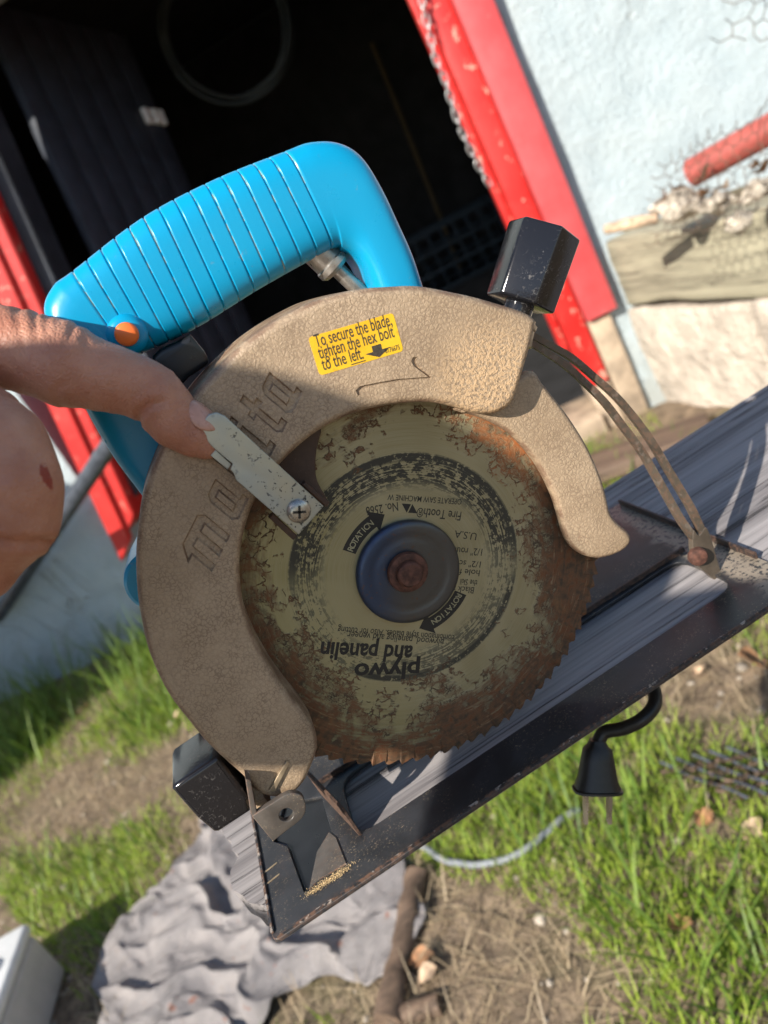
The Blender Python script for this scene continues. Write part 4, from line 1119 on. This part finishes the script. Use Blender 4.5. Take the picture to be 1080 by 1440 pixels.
# ------------------------------------------------------------------ the weathered plank the saw stands on
bench = empty('plank_bench', (.9, .07, 0), 'weathered grey plank bench with a ragged broken end under the saw', 'bench', rotz=0)
def plank():
    x0, x1, ya, yb, th = -1.043, 1.2, -.086, .092, .016
    nx, ny = 260, 26; V, Fc = [], []
    rr = random.Random(3)
    jag = [0.0] * (ny + 1)
    for j in range(ny + 1):
        v = j / ny; jag[j] = .010 * mnoise.noise(Vector((v * 5, 2, 0))) + .005 * mnoise.noise(Vector((v * 17, 5, 0))) + .016 * max(0, 1 - v * 5)
    for lay in (0, 1):
        for j in range(ny + 1):
            v = j / ny; y = ya + (yb - ya) * v
            for i in range(nx + 1):
                t = (i / nx) ** 1.6; x = x0 + jag[j] * (1 - t) + (x1 - x0) * t
                e = 0 if lay else -(.0004 * abs(mnoise.noise(Vector((x * 3, y * 160, 0)))) + .0004 * abs(mnoise.noise(Vector((x * 9, y * 420, 3)))))
                edge = min(v, 1 - v); e -= 0 if lay else .004 * max(0, 1 - edge * 26) ** 2
                V.append((x, y, (H if lay == 0 else H - th) + e - .0001))
    w = nx + 1; b = w * (ny + 1)
    for j in range(ny):
        for i in range(nx):
            q = j * w + i; Fc.append((q, q + 1, q + w + 1, q + w)); Fc.append((b + q, b + q + w, b + q + w + 1, b + q + 1))
    for i in range(nx):
        Fc.append((i, b + i, b + i + 1, i + 1)); q = ny * w + i; Fc.append((q, q + 1, b + q + 1, b + q))
    for j in range(ny):
        q = j * w; Fc.append((q, q + w, b + q + w, b + q)); q = j * w + nx; Fc.append((q, b + q, b + q + w, q + w))
    return pyobj('plank', V, Fc, 'weathered_wood', bench, 40)
pk = plank()
for x in (-.22, .95):
    box('leg', (x, -.06, 0), (x + .07, -.02, H - .0215), 'weathered_wood', bench, .003)
    box('leg', (x, .05, 0), (x + .07, .085, H - .0215), 'weathered_wood', bench, .003)
    box('cross_rail', (x + .071, -.07, H - .12), (x + .10, .09, H - .0215), 'weathered_wood', bench, .003)

# ------------------------------------------------------------------ things on the ground
# crumpled towel
tw = [Vector(p) for p in [(-0.7811, 0.9002), (-0.8171, 1.1535), (-0.6241, 1.3065), (-0.4772, 1.4066), (-0.3569, 1.1267), (-0.1721, 0.8617), (-0.2373, 0.6845), (-0.4489, 0.7755), (-0.548, 0.741)]]
def towel():
    n = 130; V, Fc = [], []
    ctr = sum((Vector((p.x, p.y)) for p in tw), Vector((0, 0))) / len(tw)
    L = curve([(p.x, p.y) for p in tw], 34, True)
    import bisect
    N = len(L); rings = 80
    d0 = (Vector(L[int(N * .62)]) - Vector(L[int(N * .1)])).normalized()
    for r in range(rings + 1):
        f = r / rings
        for i in range(N):
            p = ctr.lerp(Vector(L[i]), f ** .8)
            q = Vector((p.x, p.y, 0))
            fold = abs(mnoise.noise(Vector((p.dot(d0) * 2.6 + .5 * mnoise.noise(q * 3), p.dot(Vector((-d0.y, d0.x))) * 11 + 1.2 * mnoise.noise(q * 4), 1))))
            fold2 = mnoise.noise(Vector((p.dot(d0) * 14 + 4, p.dot(Vector((-d0.y, d0.x))) * 26, 7)))
            wr = .5 + .5 * mnoise.noise(q * 4.2 + Vector((3, 1, 2)))
            z = .014 + .055 * max(0, 1 - fold * 2.6) ** 2 * wr * (1 - f ** 3 * .6) + .013 * max(0, 1 - abs(fold2) * 3.4) * wr + .0025 * (1 - 2 * abs(mnoise.noise(q * 17 + Vector((2, 8, 0))))) + .0015 * mnoise.noise(q * 33) + .001 * mnoise.noise(q * 80)
            sh = Vector((mnoise.noise(q * 9), mnoise.noise(q * 9 + Vector((5, 5, 5))))) * .04 + Vector((mnoise.noise(q * 24), mnoise.noise(q * 24 + Vector((7, 1, 3))))) * .012
            V.append((p.x + sh.x, p.y + sh.y, max(.006, z) + gz(p.x, p.y)))
    for r in range(rings):
        for i in range(N):
            k = (i + 1) % N; Fc.append((r * N + i, r * N + k, (r + 1) * N + k, (r + 1) * N + i))
    o = pyobj('towel', V, Fc, 'towel_cloth', None, 180)
    sm = o.modifiers.new('s', 'SOLIDIFY'); sm.thickness = .005; sm.offset = -1
    return o
tag(towel(), 'dirty grey crumpled towel on the ground beneath the plank end', 'towel')

# brown stick
sk = [Vector((*p, .022)) for p in [(-0.1647, 0.8273), (-0.2133, 0.7448), (-0.2616, 0.6683), (-0.2981, 0.6084)]]
def stick_mesh():
    V, Fc = tube_data(curve(sk, 10), .021, 10)
    V = [v + Vector((mnoise.noise(v * 30), mnoise.noise(v * 30 + Vector((3, 0, 0))), mnoise.noise(v * 24))) * .007 for v in V]
    return pyobj('stick', V, Fc, 'stick_wood', None, 50)
tag(stick_mesh(), 'dark brown rotten stick lying right of the towel', 'stick')
sk2 = [Vector((*p, .012)) for p in [(-0.2927, 0.6173), (-0.2526, 0.6044), (-0.2139, 0.5896)]]
tag(tube('stick', curve(sk2, 6), .016, 'stick_wood'), 'short dark brown stick below the rotten stick at bottom edge', 'stick')

# grey appliance at the lower left corner
bc = [Vector((*p, .0)) for p in [(-0.9249, 1.2007), (-0.9495, 1.0004), (-1.3235, 1.6367)]]
bdir = (bc[1] - bc[0]).normalized(); ang = math.atan2(bdir.y, bdir.x)
ap = empty('grey_case', (bc[0].x, bc[0].y, .0), 'light grey plastic case standing at the lower left corner', 'case', rotz=ang)
sg = 1 if (Vector((-bdir.y, bdir.x, 0))).dot(bc[2] - bc[0]) > 0 else -1
ys = sorted((0, sg * .3))
box('case_body', (.0, ys[0], .0), (.36, ys[1], .125), 'box_grey', ap, .016, seg=4)
box('case_lid', (-.002, ys[0] - .002, .1255), (.362, ys[1] + .002, .15), 'box_lid', ap, .009, seg=3)
bw = Vector((-0.58021, 0.54269, 0.51472))
lathe('dial', [(26, 0), (26, 5), (22, 9), (4, 10)], 'white_cap', ap, (95, sg * 52, 149), (0, 0, 1), 32)

# grey cable in the grass
cb = [Vector((*p, .014)) for p in [(-0.1656, 0.9842), (-0.1368, 0.8818), (-0.1039, 0.8092), (-0.0537, 0.7547), (0.0049, 0.7259), (0.0572, 0.7282), (0.0998, 0.7381), (0.1305, 0.7397)]]
cpts = curve(cb, 8)
tag(tube('cable', [(p.x, p.y, gz(p.x, p.y) + .012) for p in cpts], .0062, 'cable_grey', None, 10), 'thin grey cable curving through the grass under the saw', 'cable')
# small heap of dark link chain in the grass at the right edge
hc_ = [Vector((*p, 0)) for p in [(0.3001, 0.6374), (0.4182, 0.5698)]]
cn = empty('link_heap', (hc_[0].lerp(hc_[1], .5).x, hc_[0].lerp(hc_[1], .5).y, 0), 'dark steel wire loops heaped in the grass at the right edge', 'wire')
for row in range(7):
    a = hc_[0].lerp(hc_[1], .0) + Vector((.0, .0, 0)); off = Vector((-.2, .6, 0)).normalized() * (row - 3) * .021
    pts = [hc_[0].lerp(hc_[1], t / 22) + off + Vector((rg.gauss(0, .003), rg.gauss(0, .003), .016 + .012 * abs(math.sin(t * 1.4 + row)) + .006 * (row % 3))) - cn.location for t in range(23)]
    tube('wire_strand', curve(pts, 3), .0026, 'wire_dark', cn, 7)
for k in range(5):
    pts = [hc_[0].lerp(hc_[1], (k + .5) / 5) + Vector((-.2, .6, 0)).normalized() * (t - 4) * .02 + Vector((0, 0, .034 + .004 * math.sin(t))) - cn.location for t in range(9)]
    tube('wire_strand', pts, .0024, 'pipe_dark', cn, 7)

# fallen leaves and pebbles one can pick out
def leaf_mesh(seed):
    bm = bmesh.new(); n = 8; r_ = random.Random(seed); rows = []
    for k in range(n + 1):
        t = k / n; w = .42 * math.sin(math.pi * t ** .8) * (1 + r_.uniform(-.15, .15)); row = []
        for q in (-1, -.5, 0, .5, 1): row.append(bm.verts.new((t - .5, w * q, .18 * q * q + .16 * math.sin(t * 4 + seed) + r_.uniform(-.02, .02))))
        rows.append(row)
    for A, B in zip(rows, rows[1:]):
        for q in range(4): bm.faces.new((A[q], A[q + 1], B[q + 1], B[q]))
    bmesh.ops.remove_doubles(bm, verts=bm.verts, dist=1e-5)
    return bm
leaf_spots = [(0.5639, 0.9108), (0.5641, 0.8075), (0.4854, 0.8679), (0.2727, 0.5778), (0.3091, 0.5182), (-0.2144, 0.666), (-0.2136, 0.6331), (-1.0344, 2.4999), (-0.6508, 2.0017), (0.1372, 0.4654)]
LEAF_LABELS = ['uppermost dead leaf by the plank end at the right edge', 'brown dead leaf at the right edge below the base plate corner', 'dead leaf nearest the base plate among those at the right edge',
    'pale dead leaf left of the wire loops in the grass', 'brown dead leaf below the wire loops at the right edge', 'brown dead leaf beside the upper end of the rotten stick', 'pale dead leaf beside the lower end of the rotten stick',
    'brown dead leaf in the shaded grass at far left', 'pale dead leaf in the grass left of the black knob', 'single brown dead leaf in the open grass at lower right']
for i, p in enumerate(leaf_spots):
    s = rg.uniform(.035, .06)
    bm = leaf_mesh(i)
    for v in bm.verts: v.co *= s
    o = bmobj('fallen_leaf', bm, 'leaf_dry' if i % 2 else 'leaf_pale', None, 60, (p[0], p[1], gz(*p) + .012))
    o.rotation_euler = (rg.uniform(-.4, .4), rg.uniform(-.4, .4), rg.uniform(0, 6.3))
    tag(o, LEAF_LABELS[i], 'leaf', 'dead leaves lying in the grass')
V, Fc = [], []
for i in range(700):
    x, y = rg.uniform(-1.2, .6), rg.uniform(.35, 2.4); s = rg.uniform(.002, .007) * (2.2 if rg.random() < .05 else 1)
    bm = bmesh.new(); bmesh.ops.create_icosphere(bm, subdivisions=1, radius=1); k = len(V)
    for v in bm.verts: V.append(Vector((v.co.x * s * rg.uniform(.7, 1.3), v.co.y * s * rg.uniform(.7, 1.3), v.co.z * s * .7)) + Vector((x, y, gz(x, y) + s * .2)))
    Fc += [tuple(q.index + k for q in f.verts) for f in bm.faces]; bm.free()
tag(pyobj('pebbles', V, Fc, 'pebble', None, 60), 'small pebbles and crumbs of soil scattered over bare ground', 'pebbles', kind='stuff')

# ------------------------------------------------------------------ grass
bare = [(Vector(p), r) for p, r in zip([(-0.7671, 1.7204), (-0.9782, 2.0091), (-0.5978, 1.4279), (-0.17, 0.6498), (-0.1002, 0.6555), (-0.247, 0.5853), (0.4347, 0.775), (0.2763, 0.5655), (-0.3643, 0.8996), (-0.5841, 1.0), (-0.6633, 0.9389), (-0.2247, 0.8046), (0.4528, 0.9032), (-0.0498, 0.5724), (0.0034, 0.4555), (-0.1299, 0.5151)], (.20, .15, .14, .13, .09, .10, .10, .07, .17, .17, .15, .08, .10, .07, .07, .07))]
lush = [(Vector(p), r) for p, r in zip([(0.0496, 0.7545), (0.0472, 0.9343), (0.2653, 0.7595), (0.1585, 0.7133), (-1.2421, 2.6845), (-1.0372, 1.4905), (-0.649, 2.1483), (-0.4609, 1.8265), (0.1209, 0.393), (0.1335, 0.4847), (-0.7564, 1.4326), (-0.0072, 1.0423), (0.251, 0.4893)], (.22, .2, .2, .2, .2, .25, .3, .25, .2, .15, .2, .2, .15))]
tow_c = Vector((sum(p.x for p in tw) / len(tw), sum(p.y for p in tw) / len(tw)))
def dens(p):
    d = .40 + 1.0 * mnoise.noise(Vector((p.x * 3.1, p.y * 3.1, 4))) + .5 * mnoise.noise(Vector((p.x * 9, p.y * 9, 1)))
    for c, r in lush: d += .8 * math.exp(-((p - c).length / r) ** 2)
    for c, r in bare: d -= 1.5 * math.exp(-((p - c).length / r) ** 2)
    return d
def blades(name, mat, count, hmin, hmax, wid, region, seed, keep, lean=.6, tall=None, curl=.35):
    rr = random.Random(seed); V, Fc, T = [], [], []; k = 0; tries = 0
    while k < count and tries < count * 8:
        tries += 1
        x, y = rr.uniform(region[0], region[1]), rr.uniform(region[2], region[3]); p = Vector((x, y))
        if not keep(p, rr): continue
        h = rr.uniform(hmin, hmax) * (tall(p) if tall else 1); a = rr.uniform(0, 6.283); w = wid * rr.uniform(.6, 1.3)
        l = rr.uniform(.1, lean); dx, dy = math.cos(a), math.sin(a); sx, sy = -dy * w, dx * w
        base = len(V); z0 = gz(x, y) - .003; tone = rr.random()
        for q in range(4):
            t = q / 3; off = h * (l * t + curl * t * t * l); zz = z0 + h * t * math.sqrt(max(.05, 1 - (l * .8) ** 2 * t))
            ww = 1 - t ** 2
            if q < 3: V.append((x + dx * off - sx * ww, y + dy * off - sy * ww, zz)); V.append((x + dx * off + sx * ww, y + dy * off + sy * ww, zz))
            else: V.append((x + dx * off, y + dy * off, zz))
        Fc += [(base, base + 1, base + 3, base + 2), (base + 2, base + 3, base + 5, base + 4), (base + 4, base + 5, base + 6)]
        T += [tone] * 7; k += 1
    me = bpy.data.meshes.new(name); me.from_pydata(V, [], Fc); me.update()
    ca = me.color_attributes.new('tone', 'FLOAT_COLOR', 'POINT')
    import array
    ca.data.foreach_set('color', array.array('f', [c for t in T for c in (t, t, t, 1.0)]))
    finish(me, mat, 180)
    return link(bpy.data.objects.new(name, me))
def off_wall(p, m=.0): return (Vector((p.x, p.y, 0)) - Vector((W0.x, W0.y, 0))).dot(NV) > m
def seen(p):      # loosely, the strip of yard the picture takes in
    return -.55 * (p.y - .3) - .45 < p.x < .38 * (p.y - .3) + .55
tow_pts = [Vector((p.x, p.y)) for p in tw]
def in_towel(p):
    c = False; n = len(tow_pts); j = n - 1
    for i in range(n):
        a, b = tow_pts[i], tow_pts[j]
        if (a.y > p.y) != (b.y > p.y) and p.x < (b.x - a.x) * (p.y - a.y) / (b.y - a.y) + a.x: c = not c
        j = i
    return c
def kg(p, rr): return seen(p) and off_wall(p, .03) and not in_towel(p) and rr.random() < .06 + dens(p) * .7
def tallness(p):
    return 1 + 1.6 * max(0, min(1, (p.y - 1.9) / .8))
tag(blades('grass', 'grass_green', 44000, .014, .045, .0014, (-1.9, 1.3, .25, 3.2), 1, kg, .9), 'short bright green lawn grass under and behind the saw', 'grass', kind='stuff')
def kt(p, rr): return seen(p) and off_wall(p, .02) and not in_towel(p) and rr.random() < max(0, dens(p) - .25) * .5 * (.5 + (p.y > 1.6) * .8)
tag(blades('grass_tufts', 'grass_dark', 3600, .05, .12, .0028, (-1.9, 1.3, .3, 3.2), 2, kt, .8, tallness), 'longer dark green grass tufts along the foot of the wall', 'grass', kind='stuff')
def ks(p, rr): return seen(p) and off_wall(p, .05) and not in_towel(p) and rr.random() < max(.12, 1.0 - dens(p))
tag(blades('dry_straw', 'straw', 11000, .02, .075, .0011, (-1.9, 1.3, .25, 3.0), 3, ks, 2.6, None, .1), 'dry straw and dead grass strewn over the bare soil', 'straw', kind='stuff')

# ------------------------------------------------------------------ the person who points at the lever
PR = Vector((-0.9, -0.72, 0.0))
person = empty('person', PR, 'bare hand reaching in from the left, index finger on the metal lever', 'person')
def capsules(chain):
    """chain of (point, radius): spheres and tapered links, as one loose mesh to be fused"""
    V, Fc = [], []
    def add(bm):
        k = len(V); bm.verts.index_update()
        V.extend([v.co.copy() for v in bm.verts]); Fc.extend([tuple(q.index + k for q in f.verts) for f in bm.faces]); bm.free()
    for i, (p, r) in enumerate(chain):
        bm = bmesh.new(); bmesh.ops.create_icosphere(bm, subdivisions=3, radius=r)
        for v in bm.verts: v.co += Vector(p)
        add(bm)
        if i + 1 < len(chain):
            p2, r2 = chain[i + 1]; a, b = Vector(p), Vector(p2); d = b - a
            if d.length < 1e-6: continue
            bm = bmesh.new(); bmesh.ops.create_cone(bm, cap_ends=True, segments=24, radius1=r, radius2=r2, depth=d.length)
            mt = Matrix.Translation((a + b) / 2) @ d.to_track_quat('Z', 'Y').to_matrix().to_4x4()
            bmesh.ops.transform(bm, matrix=mt, verts=bm.verts); add(bm)
    return V, Fc
def fuse(chains, voxel, smooth):
    V, Fc = [], []
    for c in chains:
        v, f = capsules(c); k = len(V); V += v; Fc += [tuple(q + k for q in t) for t in f]
    me = bpy.data.meshes.new('raw'); me.from_pydata([tuple(v) for v in V], [], Fc); me.update()
    o = bpy.data.objects.new('raw', me); COL.objects.link(o)
    r = o.modifiers.new('r', 'REMESH'); r.mode = 'VOXEL'; r.voxel_size = voxel
    s = o.modifiers.new('s', 'SMOOTH'); s.factor = .5; s.iterations = smooth
    bpy.context.view_layer.update(); dg = bpy.context.evaluated_depsgraph_get()
    out = bpy.data.meshes.new_from_object(o.evaluated_get(dg)); bpy.data.objects.remove(o); bpy.data.meshes.remove(me)
    return out
index_f = [((-0.10067, -0.00367, 1.05814), .0170), ((-0.08181, -0.00985, 1.04673), .0141), ((-0.07324, -0.0137, 1.03857), .0140), ((-0.06822, -0.01636, 1.03262), .0144), ((-0.06377, -0.01752, 1.0277), .0128), ((-0.05874, -0.01878, 1.02273), .0118), ((-0.05186, -0.01892, 1.01547), .0109), ((-0.04816, -0.01932, 1.00943), .0103), ((-0.04719, -0.01991, 0.9989), .0099), ((-0.04404, -0.02069, 0.99159), .0084), ((-0.04209, -0.02186, 0.98737), .0062)]
knuckle = [((-0.06477, -0.0142, 1.04302), .0050), ((-0.06216, -0.01662, 1.04), .0055), ((-0.06064, -0.01609, 1.03593), .0045)]
middle_f = [((-0.11736, -0.01453, 1.0428), .0175), ((-0.10375, -0.03424, 1.03054), .0155), ((-0.09508, -0.04817, 1.02097), .0158), ((-0.09716, -0.05389, 1.00999), .0158), ((-0.10255, -0.05357, 1.00299), .0156), ((-0.11496, -0.04912, 0.9963), .0122), ((-0.13258, -0.03182, 1.00336), .0105)]
ring_f = [((-0.13954, -0.02258, 1.02755), .0165), ((-0.12669, -0.04917, 1.01058), .0150), ((-0.11889, -0.05107, 0.99549), .0130), ((-0.12415, -0.04694, 0.99336), .0120), ((-0.15128, -0.03272, 0.9945), .0100)]
little_f = [((-0.16198, -0.02366, 1.01692), .0150), ((-0.15064, -0.04633, 0.99847), .0125), ((-0.14873, -0.05027, 0.9878), .0118), ((-0.16154, -0.04206, 0.9826), .0105), ((-0.17268, -0.03191, 0.98967), .0088)]
thumb_f = [((-0.17132, 0.03476, 1.07445), .0200), ((-0.14959, 0.04777, 1.07321), .0165), ((-0.13212, 0.04234, 1.05735), .0140), ((-0.12396, 0.02838, 1.04144), .0115), ((-0.11839, 0.0195, 1.0331), .0085)]
palm = [[((-0.10256, -0.00449, 1.05517), .0175), ((-0.18896, 0.02111, 1.05993), .0260)], [((-0.11859, -0.01506, 1.04087), .0175), ((-0.19668, 0.01663, 1.05367), .0270)],
        [((-0.13954, -0.02258, 1.02755), .0165), ((-0.20063, 0.01205, 1.0453), .0260)], [((-0.16198, -0.02366, 1.01692), .0150), ((-0.20871, 0.01166, 1.04147), .0230)], [((-0.17132, 0.03476, 1.07445), .02), ((-0.20147, 0.02203, 1.05838), .025)]]
wrist = Vector((-0.21743, 0.02304, 1.05592))
ELB, SHL, SHR = Vector((-.47, -.03, H + .12)), Vector((-.62, -.36, H + .33)), Vector((-.55, -.70, H + .36))
HEAD = Vector((-.478, -.33, H + .503))
ELR, HAR = Vector((-.42, -.375, H + .415)), Vector((-.055, -.37, H + .235))
HF = Vector((.90, .0, -.436)); HS = Vector((0, 1, 0)); HU = HF.cross(HS)     # the face looks down at the saw
def hd(f, s, u): return HEAD + HF * f + HS * s + HU * u
skin = [index_f, knuckle, middle_f, [((-0.1076, -0.01954, 1.04698), .015), ((-0.09883, -0.02735, 1.03666), .0110), ((-0.09261, -0.0305, 1.02972), .0080)], ring_f, little_f, thumb_f] + palm + [[(wrist, .027), (wrist.lerp(ELB, .5), .036), (ELB, .040), (SHL, .048), (SHL.lerp(SHR, .5) + Vector((-.02, 0, .02)), .05), (SHR, .048), (ELR, .034), (HAR + Vector((-.07, 0, .04)), .028), (HAR, .026)],
        [(hd(-.018, 0, .008), .072), (hd(.004, 0, -.01), .067), (hd(.056, 0, -.036), .042), (hd(.080, 0, -.058), .030)], [(hd(.088, 0, -.015), .014), (hd(.100, 0, -.035), .012)],
        [(hd(.0, .072, -.02), .016), (hd(.0, .074, -.045), .011)], [(hd(.0, -.072, -.02), .016), (hd(.0, -.074, -.045), .011)],
        [(hd(.012, 0, -.03), .034), (SHL.lerp(SHR, .5) + Vector((0.03, 0, .05)), .046), (SHL.lerp(SHR, .5), .06)]]
for k in range(4):
    q = HAR + Vector((.02, .0, .022 - .016 * k)); skin.append([(HAR + Vector((0, 0, .012 - .009 * k)), .012), (q + Vector((.012, -.008, 0)), .0105), (q + Vector((.03, .002, 0)), .0095), (q + Vector((.034, .016, 0)), .0085)])
skin.append([(HAR, .014), (HAR + Vector((.01, .018, .02)), .012), (HAR + Vector((.03, .026, .024)), .010)])
body_me = fuse(skin, .0013, 5)
# skin folds: shallow grooves along short lines, cut into the side of the hand that shows
czv = cxv.cross(cyv)
FOLDS = (([(-0.05884, -0.0265, 1.00665), (-0.05489, -0.0266, 1.00769), (-0.0505, -0.02711, 1.00768), (-0.04674, -0.0279, 1.00669)], .0016, .0011), ([(-0.03992, -0.026, 1.01443), (-0.0407, -0.02725, 1.01059), (-0.04139, -0.02815, 1.00776)], .0006, .0007), ([(-0.04084, -0.02534, 1.01601), (-0.04203, -0.02646, 1.01239)], .0005, .0006),
    ([(-0.06658, -0.01194, 1.05196), (-0.06673, -0.01411, 1.04569), (-0.06835, -0.01601, 1.03969)], .0010, .0009), ([(-0.064, -0.01292, 1.05002), (-0.06426, -0.01468, 1.04486), (-0.06533, -0.0162, 1.04015)], .0008, .0008), ([(-0.05749, -0.0164, 1.04221), (-0.05917, -0.01773, 1.03783), (-0.06141, -0.0187, 1.03429)], .0008, .0009), ([(-0.07078, -0.01046, 1.0548), (-0.07128, -0.01308, 1.04712), (-0.07308, -0.01566, 1.0391)], .0007, .0010), ([(-0.07946, -0.01093, 1.05055), (-0.07875, -0.01392, 1.0422), (-0.0794, -0.0163, 1.03514)], .0006, .0010),
    ([(-0.07703, -0.02128, 1.02166), (-0.07317, -0.0208, 1.02431), (-0.0695, -0.02101, 1.02495)], .0007, .0009), ([(-0.05718, -0.01926, 1.03409), (-0.05749, -0.0212, 1.02843), (-0.05901, -0.02276, 1.02344)], .0004, .0008),
    ([(-0.10959, -0.061, 1.00375), (-0.10391, -0.06347, 0.99857), (-0.10081, -0.06498, 0.99527), (-0.09685, -0.06612, 0.99333)], .0022, .0013), ([(-0.09796, -0.05595, 1.02213), (-0.094, -0.05813, 1.01721), (-0.09195, -0.06036, 1.01151)], .0007, .0011), ([(-0.10159, -0.05883, 1.01266), (-0.09742, -0.06091, 1.00808), (-0.09453, -0.06356, 1.00146)], .0006, .0012), ([(-0.09123, -0.05563, 1.02532), (-0.08853, -0.05758, 1.02064), (-0.08675, -0.0594, 1.01599)], .0006, .0009), ([(-0.10679, -0.05979, 1.00817), (-0.10218, -0.06168, 1.00427), (-0.09927, -0.06354, 0.99993)], .0006, .0010))
KN = [Vector(p) for p in [(-0.06539, -0.01803, 1.03489), (-0.09567, -0.06145, 1.00712), (-0.04306, -0.02398, 0.99471)]]
import numpy as np
nv_ = len(body_me.vertices); co = np.empty(nv_ * 3); body_me.vertices.foreach_get('co', co); co = co.reshape(-1, 3)
no = np.empty(nv_ * 3); body_me.vertices.foreach_get('normal', no); no = no.reshape(-1, 3)
near = np.zeros(nv_, bool)
for k in KN: near |= np.linalg.norm(co - np.array(k), axis=1) < .055
near &= (no @ np.array(czv)) > -.2
idx = np.nonzero(near)[0]; P_ = co[idx]; px, py = P_ @ np.array(cxv), P_ @ np.array(cyv); push = np.zeros(len(idx))
for pts, dep_, wid_ in FOLDS:
    dm = np.full(len(idx), 1.0)
    for a, b in zip(pts, pts[1:]):
        ax, ay = Vector(a).dot(cxv), Vector(a).dot(cyv); bx, by = Vector(b).dot(cxv), Vector(b).dot(cyv)
        tt = np.clip(((px - ax) * (bx - ax) + (py - ay) * (by - ay)) / ((bx - ax) ** 2 + (by - ay) ** 2), 0, 1)
        dm = np.minimum(dm, np.hypot(px - ax - (bx - ax) * tt, py - ay - (by - ay) * tt))
    push += .7 * dep_ * (np.exp(-(dm / wid_) ** 2) - .35 * np.exp(-((dm - 2.2 * wid_) / (1.3 * wid_)) ** 2))
push += np.array([.0003 * mnoise.noise(Vector(p) * 160) + .00018 * mnoise.noise(Vector(p) * 430) for p in P_])
co[idx] -= no[idx] * push[:, None]
body_me.vertices.foreach_set('co', co.ravel()); body_me.update()
for v in body_me.vertices: v.co -= PR
body = link(bpy.data.objects.new('body', finish(body_me, 'skin', 180)), person)
def cloth(nm, chains, mt, vox=.009):
    me = fuse(chains, vox, 4)
    for v in me.vertices: v.co -= PR
    return link(bpy.data.objects.new(nm, finish(me, mt, 180)), person)
HIP = Vector((-.90, -.72, H + .02))
cloth('jacket', [[(wrist.lerp(ELB, .35), .046), (ELB, .056), (ELB.lerp(SHL, .5), .064), (SHL, .076)], [(HAR + Vector((-.10, 0, .055)), .040), (ELR, .046), (ELR.lerp(SHR, .5), .060), (SHR, .078)],
      [(SHL, .08), (SHL.lerp(SHR, .5) + Vector((-.05, 0, -.01)), .095), (SHR, .08)], [(SHL.lerp(SHR, .5) + Vector((-.09, 0, -.07)), .135), (HIP, .16)], [(SHL + Vector((-.05, -.02, -.05)), .10), (HIP + Vector((0, .08, 0)), .12)], [(SHR + Vector((-.05, .02, -.05)), .10), (HIP + Vector((0, -.08, 0)), .12)]], 'jacket_cloth')
FT = [Vector((-.90, -.62, .05)), Vector((-.95, -.86, .05))]
cloth('trousers', [[(HIP + Vector((0, .08, -.03)), .128), (Vector((-.85, -.60, .42)), .085), (FT[0] + Vector((0, 0, .06)), .062)], [(HIP + Vector((0, -.08, -.03)), .128), (Vector((-.89, -.84, .42)), .085), (FT[1] + Vector((0, 0, .06)), .062)]], 'trouser_cloth')
for q in FT: cloth('boot', [[(q, .052), (q + Vector((.08, 0, -.006)), .045), (q + Vector((.17, 0, -.013)), .037)]], 'boot_leather', .006)
cloth('hair', [[(hd(-.028, 0, .018), .070), (hd(-.018, 0, .020), .068)], [(hd(-.03, 0, -.01), .052), (hd(-.02, 0, -.03), .042)]], 'hair_dark', .005)
# nail of the pointing finger
czv = cxv.cross(cyv)                                          # towards the viewer
na = (Vector((-0.04209, -0.02186, 0.98737)) - Vector((-0.04684, -0.01988, 1.00216))).normalized()
nn_ = (cxv * .62 + cyv * .62 + czv * .48); nn_ = (nn_ - na * nn_.dot(na)).normalized(); nb_ = nn_.cross(na)
nc = Vector((-0.04331, -0.02074, 0.99322)) + nn_ * .0084 - PR
bm = bmesh.new(); bmesh.ops.create_uvsphere(bm, u_segments=24, v_segments=14, radius=1)
for v in bm.verts:
    c = v.co; v.co = nc + na * c.x * .0068 + nb_ * c.y * .0062 + nn_ * (c.z * .0013 - .0028 * c.y * c.y)
bmobj('fingernail', bm, 'nail', person, 180)
